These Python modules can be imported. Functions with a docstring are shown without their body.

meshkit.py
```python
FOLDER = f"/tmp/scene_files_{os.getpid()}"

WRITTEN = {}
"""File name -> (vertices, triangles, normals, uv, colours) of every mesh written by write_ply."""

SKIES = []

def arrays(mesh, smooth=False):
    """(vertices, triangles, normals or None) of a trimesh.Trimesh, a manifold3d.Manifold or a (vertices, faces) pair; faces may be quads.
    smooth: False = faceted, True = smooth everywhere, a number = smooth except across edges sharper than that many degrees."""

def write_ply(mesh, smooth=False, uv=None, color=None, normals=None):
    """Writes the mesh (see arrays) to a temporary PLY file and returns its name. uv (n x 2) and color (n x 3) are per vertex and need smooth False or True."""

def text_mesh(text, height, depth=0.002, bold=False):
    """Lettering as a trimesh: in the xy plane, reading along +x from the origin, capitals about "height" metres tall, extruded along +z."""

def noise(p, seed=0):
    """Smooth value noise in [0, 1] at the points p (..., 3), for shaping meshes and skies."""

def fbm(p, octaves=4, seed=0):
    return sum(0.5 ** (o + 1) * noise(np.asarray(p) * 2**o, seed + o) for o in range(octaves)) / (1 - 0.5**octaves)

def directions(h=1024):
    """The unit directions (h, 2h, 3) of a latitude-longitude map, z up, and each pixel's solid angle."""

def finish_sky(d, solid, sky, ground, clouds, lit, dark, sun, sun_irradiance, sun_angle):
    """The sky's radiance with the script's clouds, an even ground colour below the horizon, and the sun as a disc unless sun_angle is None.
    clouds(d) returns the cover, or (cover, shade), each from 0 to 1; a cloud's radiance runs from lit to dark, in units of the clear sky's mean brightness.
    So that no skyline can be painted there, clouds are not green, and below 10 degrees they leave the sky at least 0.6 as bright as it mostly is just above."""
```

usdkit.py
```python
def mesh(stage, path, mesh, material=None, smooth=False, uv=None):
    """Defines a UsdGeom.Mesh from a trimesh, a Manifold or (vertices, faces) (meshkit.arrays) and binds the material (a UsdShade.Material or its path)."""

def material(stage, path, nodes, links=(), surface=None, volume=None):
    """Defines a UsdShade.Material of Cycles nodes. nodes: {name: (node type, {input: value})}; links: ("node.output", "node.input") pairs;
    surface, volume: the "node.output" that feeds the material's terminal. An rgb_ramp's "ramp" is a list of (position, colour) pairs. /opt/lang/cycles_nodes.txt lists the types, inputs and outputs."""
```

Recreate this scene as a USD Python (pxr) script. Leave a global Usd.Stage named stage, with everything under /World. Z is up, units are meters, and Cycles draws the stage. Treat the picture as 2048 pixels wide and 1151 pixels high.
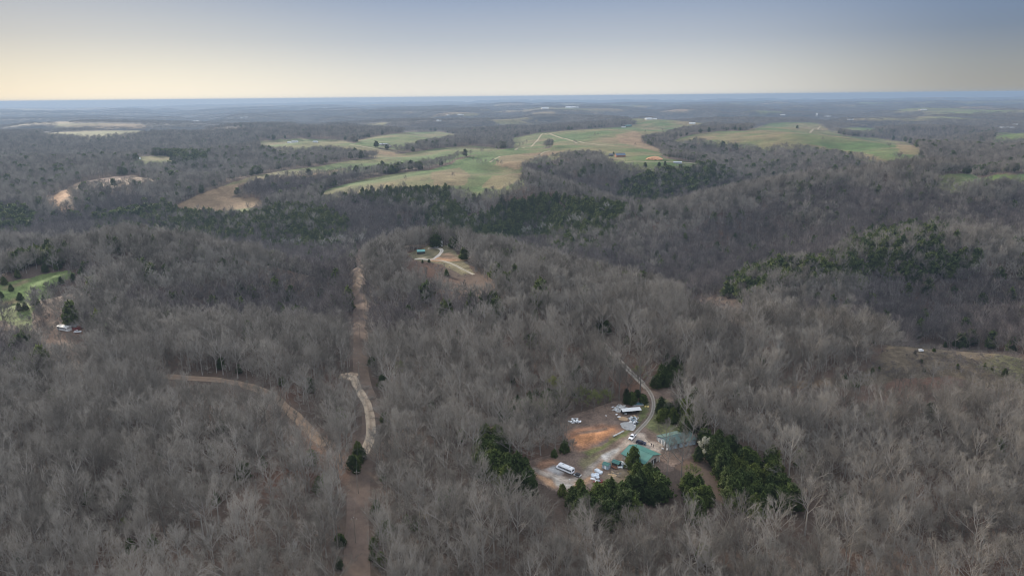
import math
import random

import numpy as np
import trimesh
import meshkit
import usdkit
from pxr import Gf, Sdf, Usd, UsdGeom, UsdLux, UsdShade, Vt
from scipy.interpolate import RBFInterpolator
from scipy.ndimage import map_coordinates
from shapely.geometry import LineString, Point, Polygon
import shapely

random.seed(7)
RNG = np.random.default_rng(20)
stage = Usd.Stage.CreateInMemory()
UsdGeom.SetStageUpAxis(stage, UsdGeom.Tokens.z)
UsdGeom.SetStageMetersPerUnit(stage, 1.0)
UsdGeom.Xform.Define(stage, "/World")
UsdGeom.Scope.Define(stage, "/World/Looks")

# ---------------------------------------------------------------- camera
camera = UsdGeom.Camera.Define(stage, "/World/camera")
camera.CreateHorizontalApertureAttr(36.0)
camera.CreateVerticalApertureAttr(36.0 * 575 / 1024)
camera.CreateFocalLengthAttr(24.0)
camera.CreateClippingRangeAttr(Gf.Vec2f(1.0, 200000.0))
camera.CreateExposureAttr(0.52)
cam_x = UsdGeom.Xformable(camera)
cam_x.AddTranslateOp().Set(Gf.Vec3d(0, 0, 160.0))
cam_x.AddRotateXOp().Set(90 - 15.65)
cam_x.AddRotateZOp(opSuffix="roll").Set(-0.56)

# ---------------------------------------------------------------- sky and sun
SUN_EL, SUN_AZ = math.radians(17.0), math.radians(-40.0)
SKY = 0.10                     # strength of the sky; the veil's colours below are radiances divided by it
VEIL = 0.97                    # how much of the blue sky the thin high cloud covers


def _v(*c):
    return tuple(x / SKY for x in c)


def _dir(az, el):
    az, el = math.radians(az), math.radians(el)
    return (math.cos(el) * math.sin(az), math.cos(el) * math.cos(az), math.sin(el))


sky_mat = usdkit.material(stage, "/World/Looks/sky_look", {
    "sky": ("sky_texture", {"sky_type": "single_scattering", "sun_disc": False, "sun_elevation": SUN_EL, "sun_rotation": SUN_AZ,
                            "altitude": 300.0, "air_density": 1.0, "aerosol_density": 1.0, "ozone_density": 1.0}),
    "tc": ("texture_coordinate", {}),
    "sep": ("separate_xyz", {}),
    # the veil of high cloud: milky at the skyline, blue-grey above it, bright overhead
    "veil": ("rgb_ramp", {"ramp": [(0.0, _v(.25, .243, .22)), (0.035, _v(.205, .220, .230)), (0.075, _v(.136, .174, .236)), (0.145, _v(.105, .165, .285)), (0.30, _v(.32, .38, .49)), (1.0, _v(.86, .92, 1.02))]}),
    # the bright part of the veil round the hidden sun, and the yellow low light to its left
    "d1": ("vector_math", {"math_type": "dot_product", "vector2": _dir(-7.5, 1)}),
    "g1": ("map_range", {"range_type": "smootherstep", "from_min": 0.70, "from_max": 1.0, "to_min": 0.0, "to_max": 1.0, "clamp": True}),
    "c1": ("vector_math", {"math_type": "scale", "vector1": _v(.33, .32, .30)}),
    "d2": ("vector_math", {"math_type": "dot_product", "vector2": _dir(-46, -1)}),
    "g2": ("map_range", {"range_type": "smootherstep", "from_min": 0.74, "from_max": 1.0, "to_min": 0.0, "to_max": 1.0, "clamp": True}),
    "lowr": ("map_range", {"from_min": 0.0, "from_max": 0.13, "to_min": 1.0, "to_max": 0.5, "clamp": True}),
    "g2l": ("math", {"math_type": "multiply"}), "g1l": ("math", {"math_type": "multiply"}),
    "lowg": ("map_range", {"from_min": 0.0, "from_max": 0.14, "to_min": 1.0, "to_max": 0.22, "clamp": True}),
    "c2": ("vector_math", {"math_type": "scale", "vector1": _v(.085, .06, .0)}),
    "a1": ("vector_math", {"math_type": "add"}), "a2": ("vector_math", {"math_type": "add"}),
    "mix": ("mix", {"fac": VEIL}),
    "bg": ("background_shader", {"strength": SKY}),
}, [("tc.generated", "sep.vector"), ("sep.z", "veil.fac"), ("tc.generated", "d1.vector1"), ("d1.value", "g1.value"), ("sep.z", "lowg.value"), ("g1.result", "g1l.value1"), ("lowg.result", "g1l.value2"), ("g1l.value", "c1.scale"),
    ("tc.generated", "d2.vector1"), ("d2.value", "g2.value"), ("sep.z", "lowr.value"), ("g2.result", "g2l.value1"), ("lowr.result", "g2l.value2"), ("g2l.value", "c2.scale"),
    ("veil.color", "a1.vector1"), ("c1.vector", "a1.vector2"), ("a1.vector", "a2.vector1"), ("c2.vector", "a2.vector2"),
    ("sky.color", "mix.color1"), ("a2.vector", "mix.color2"), ("mix.color", "bg.color")], surface="bg.background")
sky = UsdLux.DomeLight.Define(stage, "/World/sky")
UsdShade.MaterialBindingAPI.Apply(sky.GetPrim()).Bind(sky_mat)
sky.GetPrim().SetCustomDataByKey("kind", "structure")
sun = UsdLux.DistantLight.Define(stage, "/World/sun")
sun.CreateNormalizeAttr(True)
sun.CreateIntensityAttr(1.2)
sun.CreateAngleAttr(6.0)
sun.CreateColorAttr(Gf.Vec3f(1.0, 0.86, 0.7))
_s = np.array([math.cos(SUN_EL) * math.sin(SUN_AZ), math.cos(SUN_EL) * math.cos(SUN_AZ), math.sin(SUN_EL)])
sun_x = UsdGeom.Xformable(sun)
sun_x.AddRotateZOp().Set(-math.degrees(SUN_AZ))
sun_x.AddRotateXOp().Set(-(90.0 - math.degrees(SUN_EL)))
# ---------------------------------------------------------------- camera geometry
FPX, CX, CY = 1365.0, 1024.0, 575.5          # focal length and centre in photograph pixels (2048 wide)
CAM_Z, PITCH, ROLL = 160.0, math.radians(15.65), math.radians(-0.56)
_cp, _sp, _cr, _sr = math.cos(PITCH), math.sin(PITCH), math.cos(ROLL), math.sin(ROLL)


def ray(px, py):
    """Direction in the world of a photograph pixel."""
    x, y = (np.asarray(px, float) - CX) / FPX, (CY - np.asarray(py, float)) / FPX
    x, y = x * _cr - y * _sr, x * _sr + y * _cr
    return np.stack([x, _cp + y * _sp, -_sp + y * _cp], -1)


def at_height(px, py, z):
    d = ray(px, py)
    t = (z - CAM_Z) / d[..., 2]
    return d[..., 0] * t, d[..., 1] * t


def project(x, y, z):
    """Photograph pixel and depth of world points."""
    dz = z - CAM_Z
    depth = y * _cp - dz * _sp
    u, v = x / depth, (y * _sp + dz * _cp) / depth
    u, v = u * _cr + v * _sr, -u * _sr + v * _cr
    return CX + u * FPX, CY - v * FPX, depth


# ---------------------------------------------------------------- terrain
G = [  # open ground seen at (px, py) lies at height z
    (0, 1151, -6), (350, 1151, -4), (700, 1151, -2), (1050, 1151, -2), (1400, 1151, -4), (1750, 1151, -4), (2048, 1151, -4),
    (0, 960, -5), (350, 960, -3), (710, 960, -3), (1000, 990, -1), (1600, 1000, -3), (2048, 960, -2),
    (1100, 950, 0), (1200, 930, 0), (1300, 900, 1), (1150, 840, 0), (1260, 820, 2), (1300, 780, 3), (1450, 900, 0), (1560, 960, -2),
    (1255, 745, 5), (1200, 680, 8), (1000, 585, 9), (860, 515, 9), (900, 530, 9), (850, 505, 9), (873, 490, 10), (945, 545, 8),
    (1760, 720, 5), (1900, 720, 6), (2040, 740, 5), (1850, 697, 6), (2000, 708, 6), (1700, 800, 1), (2048, 830, 1),
    (0, 800, -6), (350, 800, -3), (430, 755, -1), (560, 800, -2), (650, 885, -4), (735, 880, -5), (750, 830, -7), (715, 765, -7), (690, 752, -5),
    (135, 660, -5), (500, 660, -2), (722, 700, -13), (718, 620, -16), (718, 560, -10), (900, 720, -7), (900, 640, -5), (1050, 780, -3), (1050, 680, 1),
    (100, 555, -2), (60, 600, -4), (20, 640, -6), (140, 546, 0), (0, 580, -6),
    # creek and valley beyond the front ridge
    (650, 490, -74), (560, 485, -74), (1080, 465, -75), (400, 470, -73), (200, 465, -71), (0, 470, -70), (850, 478, -75), (1440, 566, -70), (1380, 556, -72),
    # middle hills and pastures
    (1040, 352, -6), (960, 377, -16), (850, 368, -10), (700, 374, -20), (650, 386, -28), (350, 412, -46), (520, 398, -46), (430, 412, -52),
    (500, 356, -25), (640, 335, -15), (750, 319, -8), (900, 303, 0), (560, 395, -47), (640, 368, -36), (720, 352, -27), (800, 338, -18), (900, 326, -6),
    (760, 360, -13), (870, 340, -6), (960, 322, 1), (1000, 310, 3), (1100, 290, 5), (1200, 270, 8), (1250, 255, 10), (1320, 300, 0), (1400, 326, -6),
    (1240, 312, 0), (1130, 380, -42), (1250, 411, -66), (1190, 395, -55), (1400, 392, -55), (1060, 325, 2), (1150, 340, -8), (1300, 345, -14),
    (880, 440, -52), (1000, 430, -48), (700, 430, -50), (600, 440, -52), (520, 450, -58),
    (110, 410, -40), (200, 370, -25), (300, 361, -20), (135, 421, -48), (300, 315, -5), (0, 330, -15), (0, 380, -30), (0, 440, -60), (160, 446, -65), (300, 430, -62),
    (420, 345, -38), (560, 325, -25), (600, 285, 4), (690, 284, 3), (780, 292, 0), (850, 275, 2), (800, 270, 5), (700, 265, 3), (500, 262, 0), (0, 275, -3), (250, 270, -5),
    # right-hand hills
    (1950, 355, 2), (2040, 352, 2), (1880, 352, 2), (1780, 326, -10), (1840, 296, 2), (1740, 300, 0), (1600, 290, 2), (1450, 285, 0), (1600, 250, 14), (1500, 262, 8), (1350, 272, 2),
    (1400, 240, 12), (1900, 306, -62), (1860, 275, -50), (1960, 262, -45), (2020, 268, 2), (1980, 330, -6), (1700, 275, 5), (2048, 300, -20),
    (1420, 335, -20), (1560, 330, -30), (1700, 470, -42), (1600, 450, -38), (1850, 450, -30), (2000, 450, -28), (1500, 480, -58), (1850, 400, -8), (2000, 400, -8), (1700, 400, -14), (1560, 415, -24),
]
T = [  # treetops seen against what is behind: the ground there is z
    (800, 468, 4), (860, 460, 9), (930, 467, 9), (1000, 486, 8), (1100, 516, 8), (1200, 540, 8), (1300, 562, 8), (1400, 585, 8), (1500, 605, 7), (1600, 625, 6),
    (1700, 645, 6), (1800, 655, 6), (1900, 658, 6), (2048, 668, 6), (740, 492, -6),
    (80, 500, -6), (200, 472, 2), (300, 463, 5), (400, 476, 3), (500, 497, -4), (580, 520, -16), (0, 484, -25), (640, 547, -50),
    (490, 645, -2), (600, 640, -3), (690, 645, -6),
    (1480, 550, -56), (1530, 526, -43), (1600, 515, -36), (1700, 510, -31), (1775, 508, -30), (1850, 508, -29), (2048, 505, -26),
    (1130, 474, -62), (1200, 441, -46), (1300, 412, -31), (1400, 388, -21), (1500, 366, -11), (1600, 352, -4), (1700, 345, 0), (1800, 340, 2),
    (1120, 400, -32), (1060, 365, -10),
]
R = [  # ground that the photograph hides, at column px and r metres out
    (620, 570, -36), (560, 545, -30), (640, 680, -46), (700, 900, -62), (500, 950, -62), (300, 960, -58), (100, 960, -55), (300, 1080, -70), (60, 740, -20),
    (800, 960, -52), (860, 900, -45), (930, 870, -45), (1000, 820, -45), (1100, 770, -42), (1200, 720, -40), (1300, 650, -34), (1400, 620, -32), (1000, 1000, -72), (1200, 900, -74), (1300, 800, -72),
    (1500, 620, -40), (1600, 600, -44), (1700, 590, -45), (1850, 570, -42), (2048, 560, -36), (1600, 850, -56), (1750, 850, -55), (1900, 850, -52), (2048, 860, -48),
    (1500, 1500, -52), (1650, 1560, -52), (1800, 1560, -42), (1300, 1300, -62), (1950, 1600, -40), (2048, 1650, -35), (1850, 1900, -45),
    (1100, 1700, -30), (1000, 1650, -14), (420, 1950, -42), (560, 2100, -30), (800, 2250, -22), (1000, 2500, -25), (650, 3000, -40), (900, 3100, -35), (300, 2600, -30), (100, 1900, -40), (1450, 2350, -38), (1650, 2350, -22),
    (1300, 3600, -25), (1500, 4200, -30),
]
for _r, _z in ((60, -8), (130, -7)):
    R += [(px, _r, _z) for px in (-900, 0, 700, 1400, 2048, 2900)]
for _px in (-900, -400, 2450, 2950):
    R += [(_px, 250, -6), (_px, 450, -6), (_px, 700, -15), (_px, 1000, -50), (_px, 1500, -25), (_px, 2300, -10)]
for _px in (-900, -200, 250, 700, 1100, 1500, 1900, 2300, 2950):
    R += [(_px, r, z) for r, z in ((4200, -8), (6500, -10), (10000, -12), (16000, -12), (26000, -8), (60000, 0))]


def _control():
    pts = []
    for px, py, z in G:
        pts.append((*at_height(px, py, z), z))
    for px, py, z in T:
        pts.append((*at_height(px, py, z + 15.0), z))
    for px, r, z in R:
        a = (px - CX) / FPX
        for _ in range(12):
            u = project(r * math.sin(a), r * math.cos(a), z)[0]
            a += (px - float(u)) / FPX * 0.8
        pts.append((r * math.sin(a), r * math.cos(a), z))
    return np.array(pts)


_C = _control()


def _warp(x, y):
    r = np.hypot(x, y)
    return np.stack([np.arctan2(x, y) * 1.15, np.log(np.maximum(r, 30.0))], -1)


_rbf = RBFInterpolator(_warp(_C[:, 0], _C[:, 1]), _C[:, 2], kernel="thin_plate_spline", smoothing=2e-4, neighbors=None)


def sstep(a, b, x):
    t = np.clip((x - a) / (b - a), 0, 1)
    return t * t * (3 - 2 * t)


def _n2(x, y, scale, seed, octaves=3):
    return meshkit.fbm(np.stack([x / scale, y / scale, np.full_like(x, seed * 7.31)], -1), octaves, seed) * 2 - 1


def height_slow(x, y):
    x, y = np.asarray(x, float), np.asarray(y, float)
    sh = x.shape
    x, y = x.ravel(), y.ravel()
    r = np.hypot(x, y)
    z = _rbf(_warp(x, y))
    z = z + sstep(250, 700, r) * 2.5 * _n2(x, y, 90, 3, 3) + sstep(900, 1800, r) * 7 * _n2(x, y, 260, 4, 3)
    far = sstep(3000, 5200, r)
    # far country: a plateau cut by branching hollows
    k = 1 + r / 22000
    v = np.abs(_n2(x, y, 1500, 11, 4) * 1.0)
    w = np.abs(_n2(x, y, 5200, 12, 4))
    cut = 95 * np.exp(-(v / 0.13) ** 2) * 0.75 + 80 * np.exp(-(w / 0.09) ** 2)
    roll = 26 * _n2(x, y, 3800, 14, 3) + 26 * sstep(9000, 20000, r) * _n2(x, y, 9000, 15, 2)
    z = z + far * (roll * k - np.minimum(cut, 105))
    z = z + sstep(7000, 12000, r) * (62 * np.clip(_n2(x, y, 4200, 18, 3) + .05, 0, 1) - 12) + sstep(4500, 9000, r) * 14 * _n2(x, y, 900, 19, 2)
    z = z - 32 * sstep(7000, 12000, r) * sstep(-.12, -.5, np.arctan2(x, y))        # the low country to the left
    return z.reshape(sh)


NA, NR = 620, 900
AZ = np.radians(np.linspace(-62, 62, NA))
RR = np.exp(np.linspace(math.log(70.0), math.log(34000.0), NR))
_A, _R = np.meshgrid(AZ, RR)                      # rows: distance, columns: azimuth
GX, GY = _R * np.sin(_A), _R * np.cos(_A)
_zc = height_slow(GX[::3, ::3], GY[::3, ::3]) if False else None
GZ = height_slow(GX, GY)


def height(x, y):
    """Height of the ground sheet itself, so that what stands on it touches it."""
    x, y = np.asarray(x, float), np.asarray(y, float)
    if x.ndim == 0:
        return float(height(x[None], y[None])[0])
    r = np.hypot(x, y)
    i = (np.log(np.maximum(r, 1.0)) - math.log(70.0)) / (math.log(34000.0 / 70.0)) * (NR - 1)
    j = (np.arctan2(x, y) - AZ[0]) / (AZ[-1] - AZ[0]) * (NA - 1)
    return map_coordinates(GZ, [np.clip(i, 0, NR - 1), np.clip(j, 0, NA - 1)], order=1)


def on_ground(px, py, above=0.0, far=9000.0):
    """World point where the photograph's pixel first meets the ground."""
    d = ray(px, py)
    h = math.hypot(d[0], d[1])
    rr = np.exp(np.linspace(math.log(75.0), math.log(far), 3000))
    x, y = d[0] / h * rr, d[1] / h * rr
    z = CAM_Z + d[2] / h * rr
    g = height(x, y) + above
    k = int(np.argmax(z < g))
    if not (z < g).any():
        k = len(rr) - 1
    return float(x[k]), float(y[k]), float(g[k] - above)
# ---------------------------------------------------------------- what covers the ground
def world_poly(pts, far=9000.0):
    return Polygon([on_ground(px, py, 0, far)[:2] for px, py in pts]).buffer(0)


def world_line(pts):
    return np.array([on_ground(px, py)[:2] for px, py in pts])


def smooth_line(pts, step=4.0):
    pts = np.asarray(pts, float)
    for _ in range(3):
        q = np.empty((2 * len(pts) - 2 + 2, pts.shape[1]))
        q[0], q[-1] = pts[0], pts[-1]
        q[1:-1:2] = 0.75 * pts[:-1] + 0.25 * pts[1:]
        q[2:-1:2] = 0.25 * pts[:-1] + 0.75 * pts[1:]
        pts = q
    ls = LineString(pts)
    n = max(2, int(ls.length / step))
    return np.array([ls.interpolate(t, normalized=True).coords[0] for t in np.linspace(0, 1, n + 1)])


FIELDS = [  # grassland seen in the photograph: outline in its pixels, nearest and farthest metres
    ([(632, 392), (655, 375), (720, 358), (790, 345), (860, 338), (900, 328), (912, 318), (940, 312), (985, 300), (1030, 296), (1024, 276), (1080, 265), (1180, 258), (1260, 252), (1300, 241), (1380, 238),
      (1440, 240), (1390, 252), (1340, 262), (1310, 268), (1275, 272), (1285, 285), (1330, 303), (1300, 306), (1235, 302), (1245, 310), (1340, 318), (1395, 326), (1380, 333), (1290, 333), (1225, 322),
      (1205, 304), (1180, 300), (1130, 303), (1100, 309), (1075, 313), (1045, 325), (1037, 338), (1052, 352), (1010, 372), (960, 382), (930, 378), (890, 370), (840, 368), (800, 370), (740, 374), (690, 380)], 1230, 5200),
    ([(345, 414), (400, 388), (500, 353), (560, 342), (640, 332), (700, 321), (750, 317), (800, 307), (870, 297), (940, 291), (1000, 296), (985, 302), (935, 312), (908, 320), (900, 322), (840, 332), (760, 338),
      (700, 345), (640, 352), (590, 350), (540, 360), (500, 370), (470, 379), (450, 392), (520, 394), (525, 407), (490, 418), (440, 418), (400, 414)], 1280, 3300),
    ([(515, 282), (600, 277), (680, 280), (720, 290), (800, 303), (780, 309), (720, 300), (660, 292), (600, 296), (540, 293), (520, 291)], 1900, 4200),
    ([(700, 283), (760, 271), (820, 264), (880, 263), (915, 270), (890, 280), (850, 286), (810, 293), (760, 285)], 1900, 5200),
    ([(1335, 284), (1390, 268), (1440, 262), (1490, 262), (1540, 246), (1610, 241), (1645, 250), (1660, 262), (1690, 272), (1750, 276), (1810, 284), (1843, 300), (1838, 309), (1790, 306), (1740, 300), (1785, 318),
      (1800, 331), (1770, 323), (1720, 306), (1680, 302), (1640, 297), (1600, 287), (1555, 288), (1536, 297), (1500, 288), (1430, 283), (1400, 275), (1370, 282)], 1500, 5200),
    ([(1660, 258), (1700, 255), (1765, 256), (1720, 263)], 2500, 6500),
    ([(1868, 352), (1900, 348), (2200, 348), (2200, 358), (1960, 359), (1905, 367)], 1180, 1700),
    ([(1985, 278), (2000, 262), (2200, 255), (2200, 280)], 1900, 4500),
    ([(255, 318), (290, 312), (335, 312), (350, 321), (300, 324)], 1500, 3000),
]
NEAR_FIELDS = {
    "left meadow": [(-60, 650), (-60, 580), (40, 560), (90, 548), (140, 541), (152, 550), (112, 575), (80, 600), (64, 630), (62, 662), (35, 655), (10, 640)],
    "right clearing": [(1740, 738), (1770, 700), (1835, 686), (1885, 688), (1900, 700), (1960, 698), (2110, 720), (2110, 820), (2010, 792), (1960, 768), (1900, 750), (1850, 756), (1790, 758), (1760, 768), (1690, 775), (1560, 775), (1570, 762), (1690, 755)],
    "yard": [(1050, 938), (1062, 922), (1105, 912), (1150, 903), (1140, 880), (1128, 850), (1122, 838), (1180, 822), (1225, 806), (1290, 800), (1290, 765), (1300, 755), (1345, 765), (1358, 775), (1345, 800), (1338, 840), (1372, 862),
             (1382, 900), (1345, 938), (1290, 948), (1230, 966), (1185, 972), (1150, 990), (1100, 975), (1062, 952)],
    "hilltop yard": [(833, 521), (815, 508), (846, 497), (858, 491), (897, 491), (910, 505), (925, 520), (948, 546), (925, 550), (880, 528)],
    "cleared strip on the far slope": [(93, 405), (140, 374), (160, 364), (220, 355), (270, 350), (325, 360), (270, 370), (175, 378), (140, 396), (152, 420), (130, 427), (103, 416)],
}
NEAR_POLY = {k: world_poly(v) for k, v in NEAR_FIELDS.items()}
CUT = smooth_line(world_line([(713, 1250), (713, 1151), (714, 1060), (719, 960), (729, 912), (741, 875), (744, 835), (737, 795), (727, 768), (721, 740), (720, 700), (717, 620), (716, 560), (718, 520), (719, 498)]), 8)
ROADS = {   # centre lines in the photograph's pixels, half width in metres
    "gravel_road": ([(690, 752), (708, 752), (713, 770), (725, 790), (737, 812), (742, 845), (742, 870), (738, 885), (731, 899), (728, 908)], 2.6),
    "dirt_track": ([(330, 752), (365, 755), (395, 757), (430, 758), (480, 767), (530, 782), (575, 815), (610, 850), (635, 877), (655, 890)], 3.2),
    "driveway": ([(1206, 686), (1222, 705), (1245, 728), (1262, 745), (1284, 765), (1300, 783), (1308, 803), (1306, 825), (1293, 845), (1275, 862), (1262, 878)], 1.9),
    "hilltop_drive": ([(856, 497), (868, 496), (880, 497), (885, 501), (879, 509), (871, 516), (862, 520), (845, 518), (830, 518)], 1.9),
    "field_track": ([(866, 519), (885, 521), (905, 528), (925, 538), (948, 549)], 1.7),
    "bend_track": ([(490, 664), (500, 657), (507, 655), (516, 657)], 3.0),
}
ROAD_XY = {k: smooth_line(world_line(p), 3) for k, (p, w) in ROADS.items()}
CLUMPS = {   # cedars of the yard: outline of their crowns in pixels, spacing in metres, mean height
    "below the junk yard": ([(1146, 992), (1160, 975), (1190, 968), (1235, 975), (1262, 992), (1262, 1022), (1205, 1030), (1158, 1018)], 4.4, 9.5),
    "in front of the green-roofed house": ([(1255, 965), (1275, 945), (1320, 945), (1336, 962), (1330, 985), (1275, 992)], 4.4, 9.0),
    "right of the green-roofed house": ([(1385, 870), (1420, 862), (1450, 880), (1500, 905), (1560, 925), (1588, 965), (1580, 1000), (1530, 1018), (1470, 1008), (1440, 975), (1432, 930), (1398, 905)], 5.8, 10.5),
    "with bare crowns beside the big cedar clump": ([(1352, 985), (1370, 960), (1400, 955), (1425, 985), (1430, 1015), (1390, 1022), (1360, 1010)], 5.2, 9.0),
    "between the driveway and the far outbuilding": ([(1318, 815), (1345, 800), (1352, 835), (1330, 842)], 4.6, 8.5),
    "behind the far outbuilding": ([(1362, 812), (1385, 782), (1402, 800), (1395, 845), (1372, 860)], 5.5, 9.5),
    "right of the driveway bend": ([(1312, 760), (1320, 735), (1345, 725), (1366, 738), (1362, 762), (1335, 768)], 4.8, 9.0),
    "left of the driveway bend": ([(1246, 792), (1258, 776), (1280, 773), (1290, 785), (1284, 797), (1262, 802)], 4.8, 6.5),
    "behind the junk yard": ([(1000, 825), (1020, 805), (1075, 795), (1105, 785), (1122, 800), (1098, 815), (1050, 832)], 5.4, 8.5),
    "left of the old bus": ([(950, 905), (968, 870), (1000, 868), (1012, 905), (1040, 915), (1062, 940), (1055, 970), (1020, 985), (995, 960), (960, 930)], 4.7, 10.0),
    "beside the old bus": ([(1105, 905), (1108, 885), (1130, 872), (1140, 885), (1130, 908)], 8.5, 6.0),
    "crowding the cleared strip": ([(698, 938), (702, 905), (714, 884), (724, 890), (718, 930)], 4.4, 6.0),
}


def clump_poly(pts, above=4.5):
    return Polygon([on_ground(px, py, above)[:2] for px, py in pts]).buffer(0)


CLUMP_POLY = {k: clump_poly(v[0]) for k, v in CLUMPS.items()}
HOUSES_AT = {"far outbuilding": [(1316, 905), (1322, 876), (1382, 862), (1392, 880), (1352, 905)], "house": [(1225, 925), (1260, 882), (1335, 900), (1300, 945)]}
_open_geo = shapely.union_all([p.buffer(-1.5) for p in CLUMP_POLY.values()] + [world_poly(p) for p in HOUSES_AT.values()] + [NEAR_POLY[k] for k in NEAR_POLY] + [LineString(CUT).buffer(6.6)] + [LineString(ROAD_XY[k]).buffer(ROADS[k][1] + (3.6 if k in ("gravel_road", "driveway") else 1.2)) for k in ROADS])
shapely.prepare(_open_geo)
_field_polys = [(Polygon(p).buffer(0), a, b) for p, a, b in FIELDS]
for _p, _a, _b in _field_polys:
    shapely.prepare(_p)


BELTS = [Polygon(p).buffer(0) for p in (   # rows of trees between the fields
    [(470, 392), (505, 374), (545, 362), (600, 353), (640, 354), (700, 347), (760, 340), (840, 333), (900, 324), (908, 319), (914, 319), (905, 328), (862, 339), (790, 347), (722, 360), (660, 377), (620, 395), (540, 398), (455, 393)],
    [(815, 296), (850, 288), (905, 281), (920, 270), (1000, 262), (1020, 268), (960, 284), (880, 296), (800, 308)],
    [(905, 322), (912, 316), (960, 308), (985, 301), (978, 304), (930, 316)], [(1085, 297), (1096, 292), (1105, 291), (1100, 296)])]


def in_fields(x, y, z):
    """Grassland of the middle distance."""
    r = np.hypot(x, y)
    hit = np.zeros(len(x), bool)
    for up in (0.0, 9.0, 16.0):          # no tree so close before a field that it would hide it
        px, py, d = project(x, y, z + up)
        for p, a, b in _field_polys:
            m = (r > a) & (r < b) & ~hit
            hit[m] |= shapely.contains_xy(p, px[m], py[m])
    px, py, d = project(x, y, z)
    near = (r > 1230) & (r < 3400)
    for p in BELTS:
        hit[near] &= ~shapely.contains_xy(p, px[near], py[near])
    return hit


def far_fields(x, y, z):
    """Patchwork of small fields on the far plateau."""
    r = np.hypot(x, y)
    n = _n2(x, y, 620, 31, 2) + 0.35 * _n2(x, y, 2600, 32, 2)
    return (r > 3600) & (n > 0.33 - .12 * sstep(5000, 9000, r) - .14 * sstep(-.25, .0, np.arctan2(x, y))) & (z > -34)


def _below(line, dpx, half=0.0):
    """Outline in pixels of a line and the band of dpx pixels in front of it."""
    return [(px - half, py) for px, py in line] + [(px - half, py + dpx) for px, py in line[::-1]]


LOW = {   # places where the trees are young or few, so that one sees past them: outline in pixels, share kept, height
    "dirt track": (_below(ROADS["dirt_track"][0], 55), .24, .55), "gravel road": ([(728, 770), (738, 812), (741, 850), (738, 884), (730, 895), (722, 880), (722, 830), (715, 790)], .35, .5),
    "gravel pad": ([(660, 762), (735, 762), (735, 790), (650, 785)], .12, .5),
    "driveway": ([(1240, 728), (1262, 742), (1300, 775), (1262, 778), (1225, 750)], .2, .5),
    "left meadow": ([(-60, 640), (62, 658), (110, 580), (160, 552), (190, 575), (140, 640), (80, 700), (-60, 700)], .5, .6),
    "hilltop": ([(805, 500), (835, 519), (872, 517), (900, 523), (930, 543), (955, 550), (1000, 585), (970, 612), (890, 592), (810, 565)], .02, .4),
    "right clearing": ([(1560, 778), (1690, 778), (1850, 735), (1960, 745), (2110, 800), (2110, 870), (1920, 800), (1700, 840), (1560, 810)], .55, .6),
    "yard front": ([(1062, 955), (1145, 990), (1340, 930), (1385, 905), (1600, 1010), (1590, 1085), (1150, 1085), (1050, 1010)], 0.0, .7),
    "bus": ([(1050, 940), (1100, 975), (1150, 995), (1120, 1060), (1040, 1010)], .0, .6),
    "trailer home": ([(100, 655), (172, 660), (185, 735), (90, 730)], .35, .5), "ridge dip": ([(1365, 590), (1485, 600), (1500, 668), (1360, 650)], .55, .45),
    "strip edges": ([(700, 880), (716, 760), (712, 560), (700, 560), (690, 760), (680, 880)], .8, .75),
}
LOW_POLY = [(world_poly(p), k, h) for p, k, h in LOW.values()]


def in_open(x, y):
    return shapely.contains_xy(_open_geo, x, y)


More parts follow.
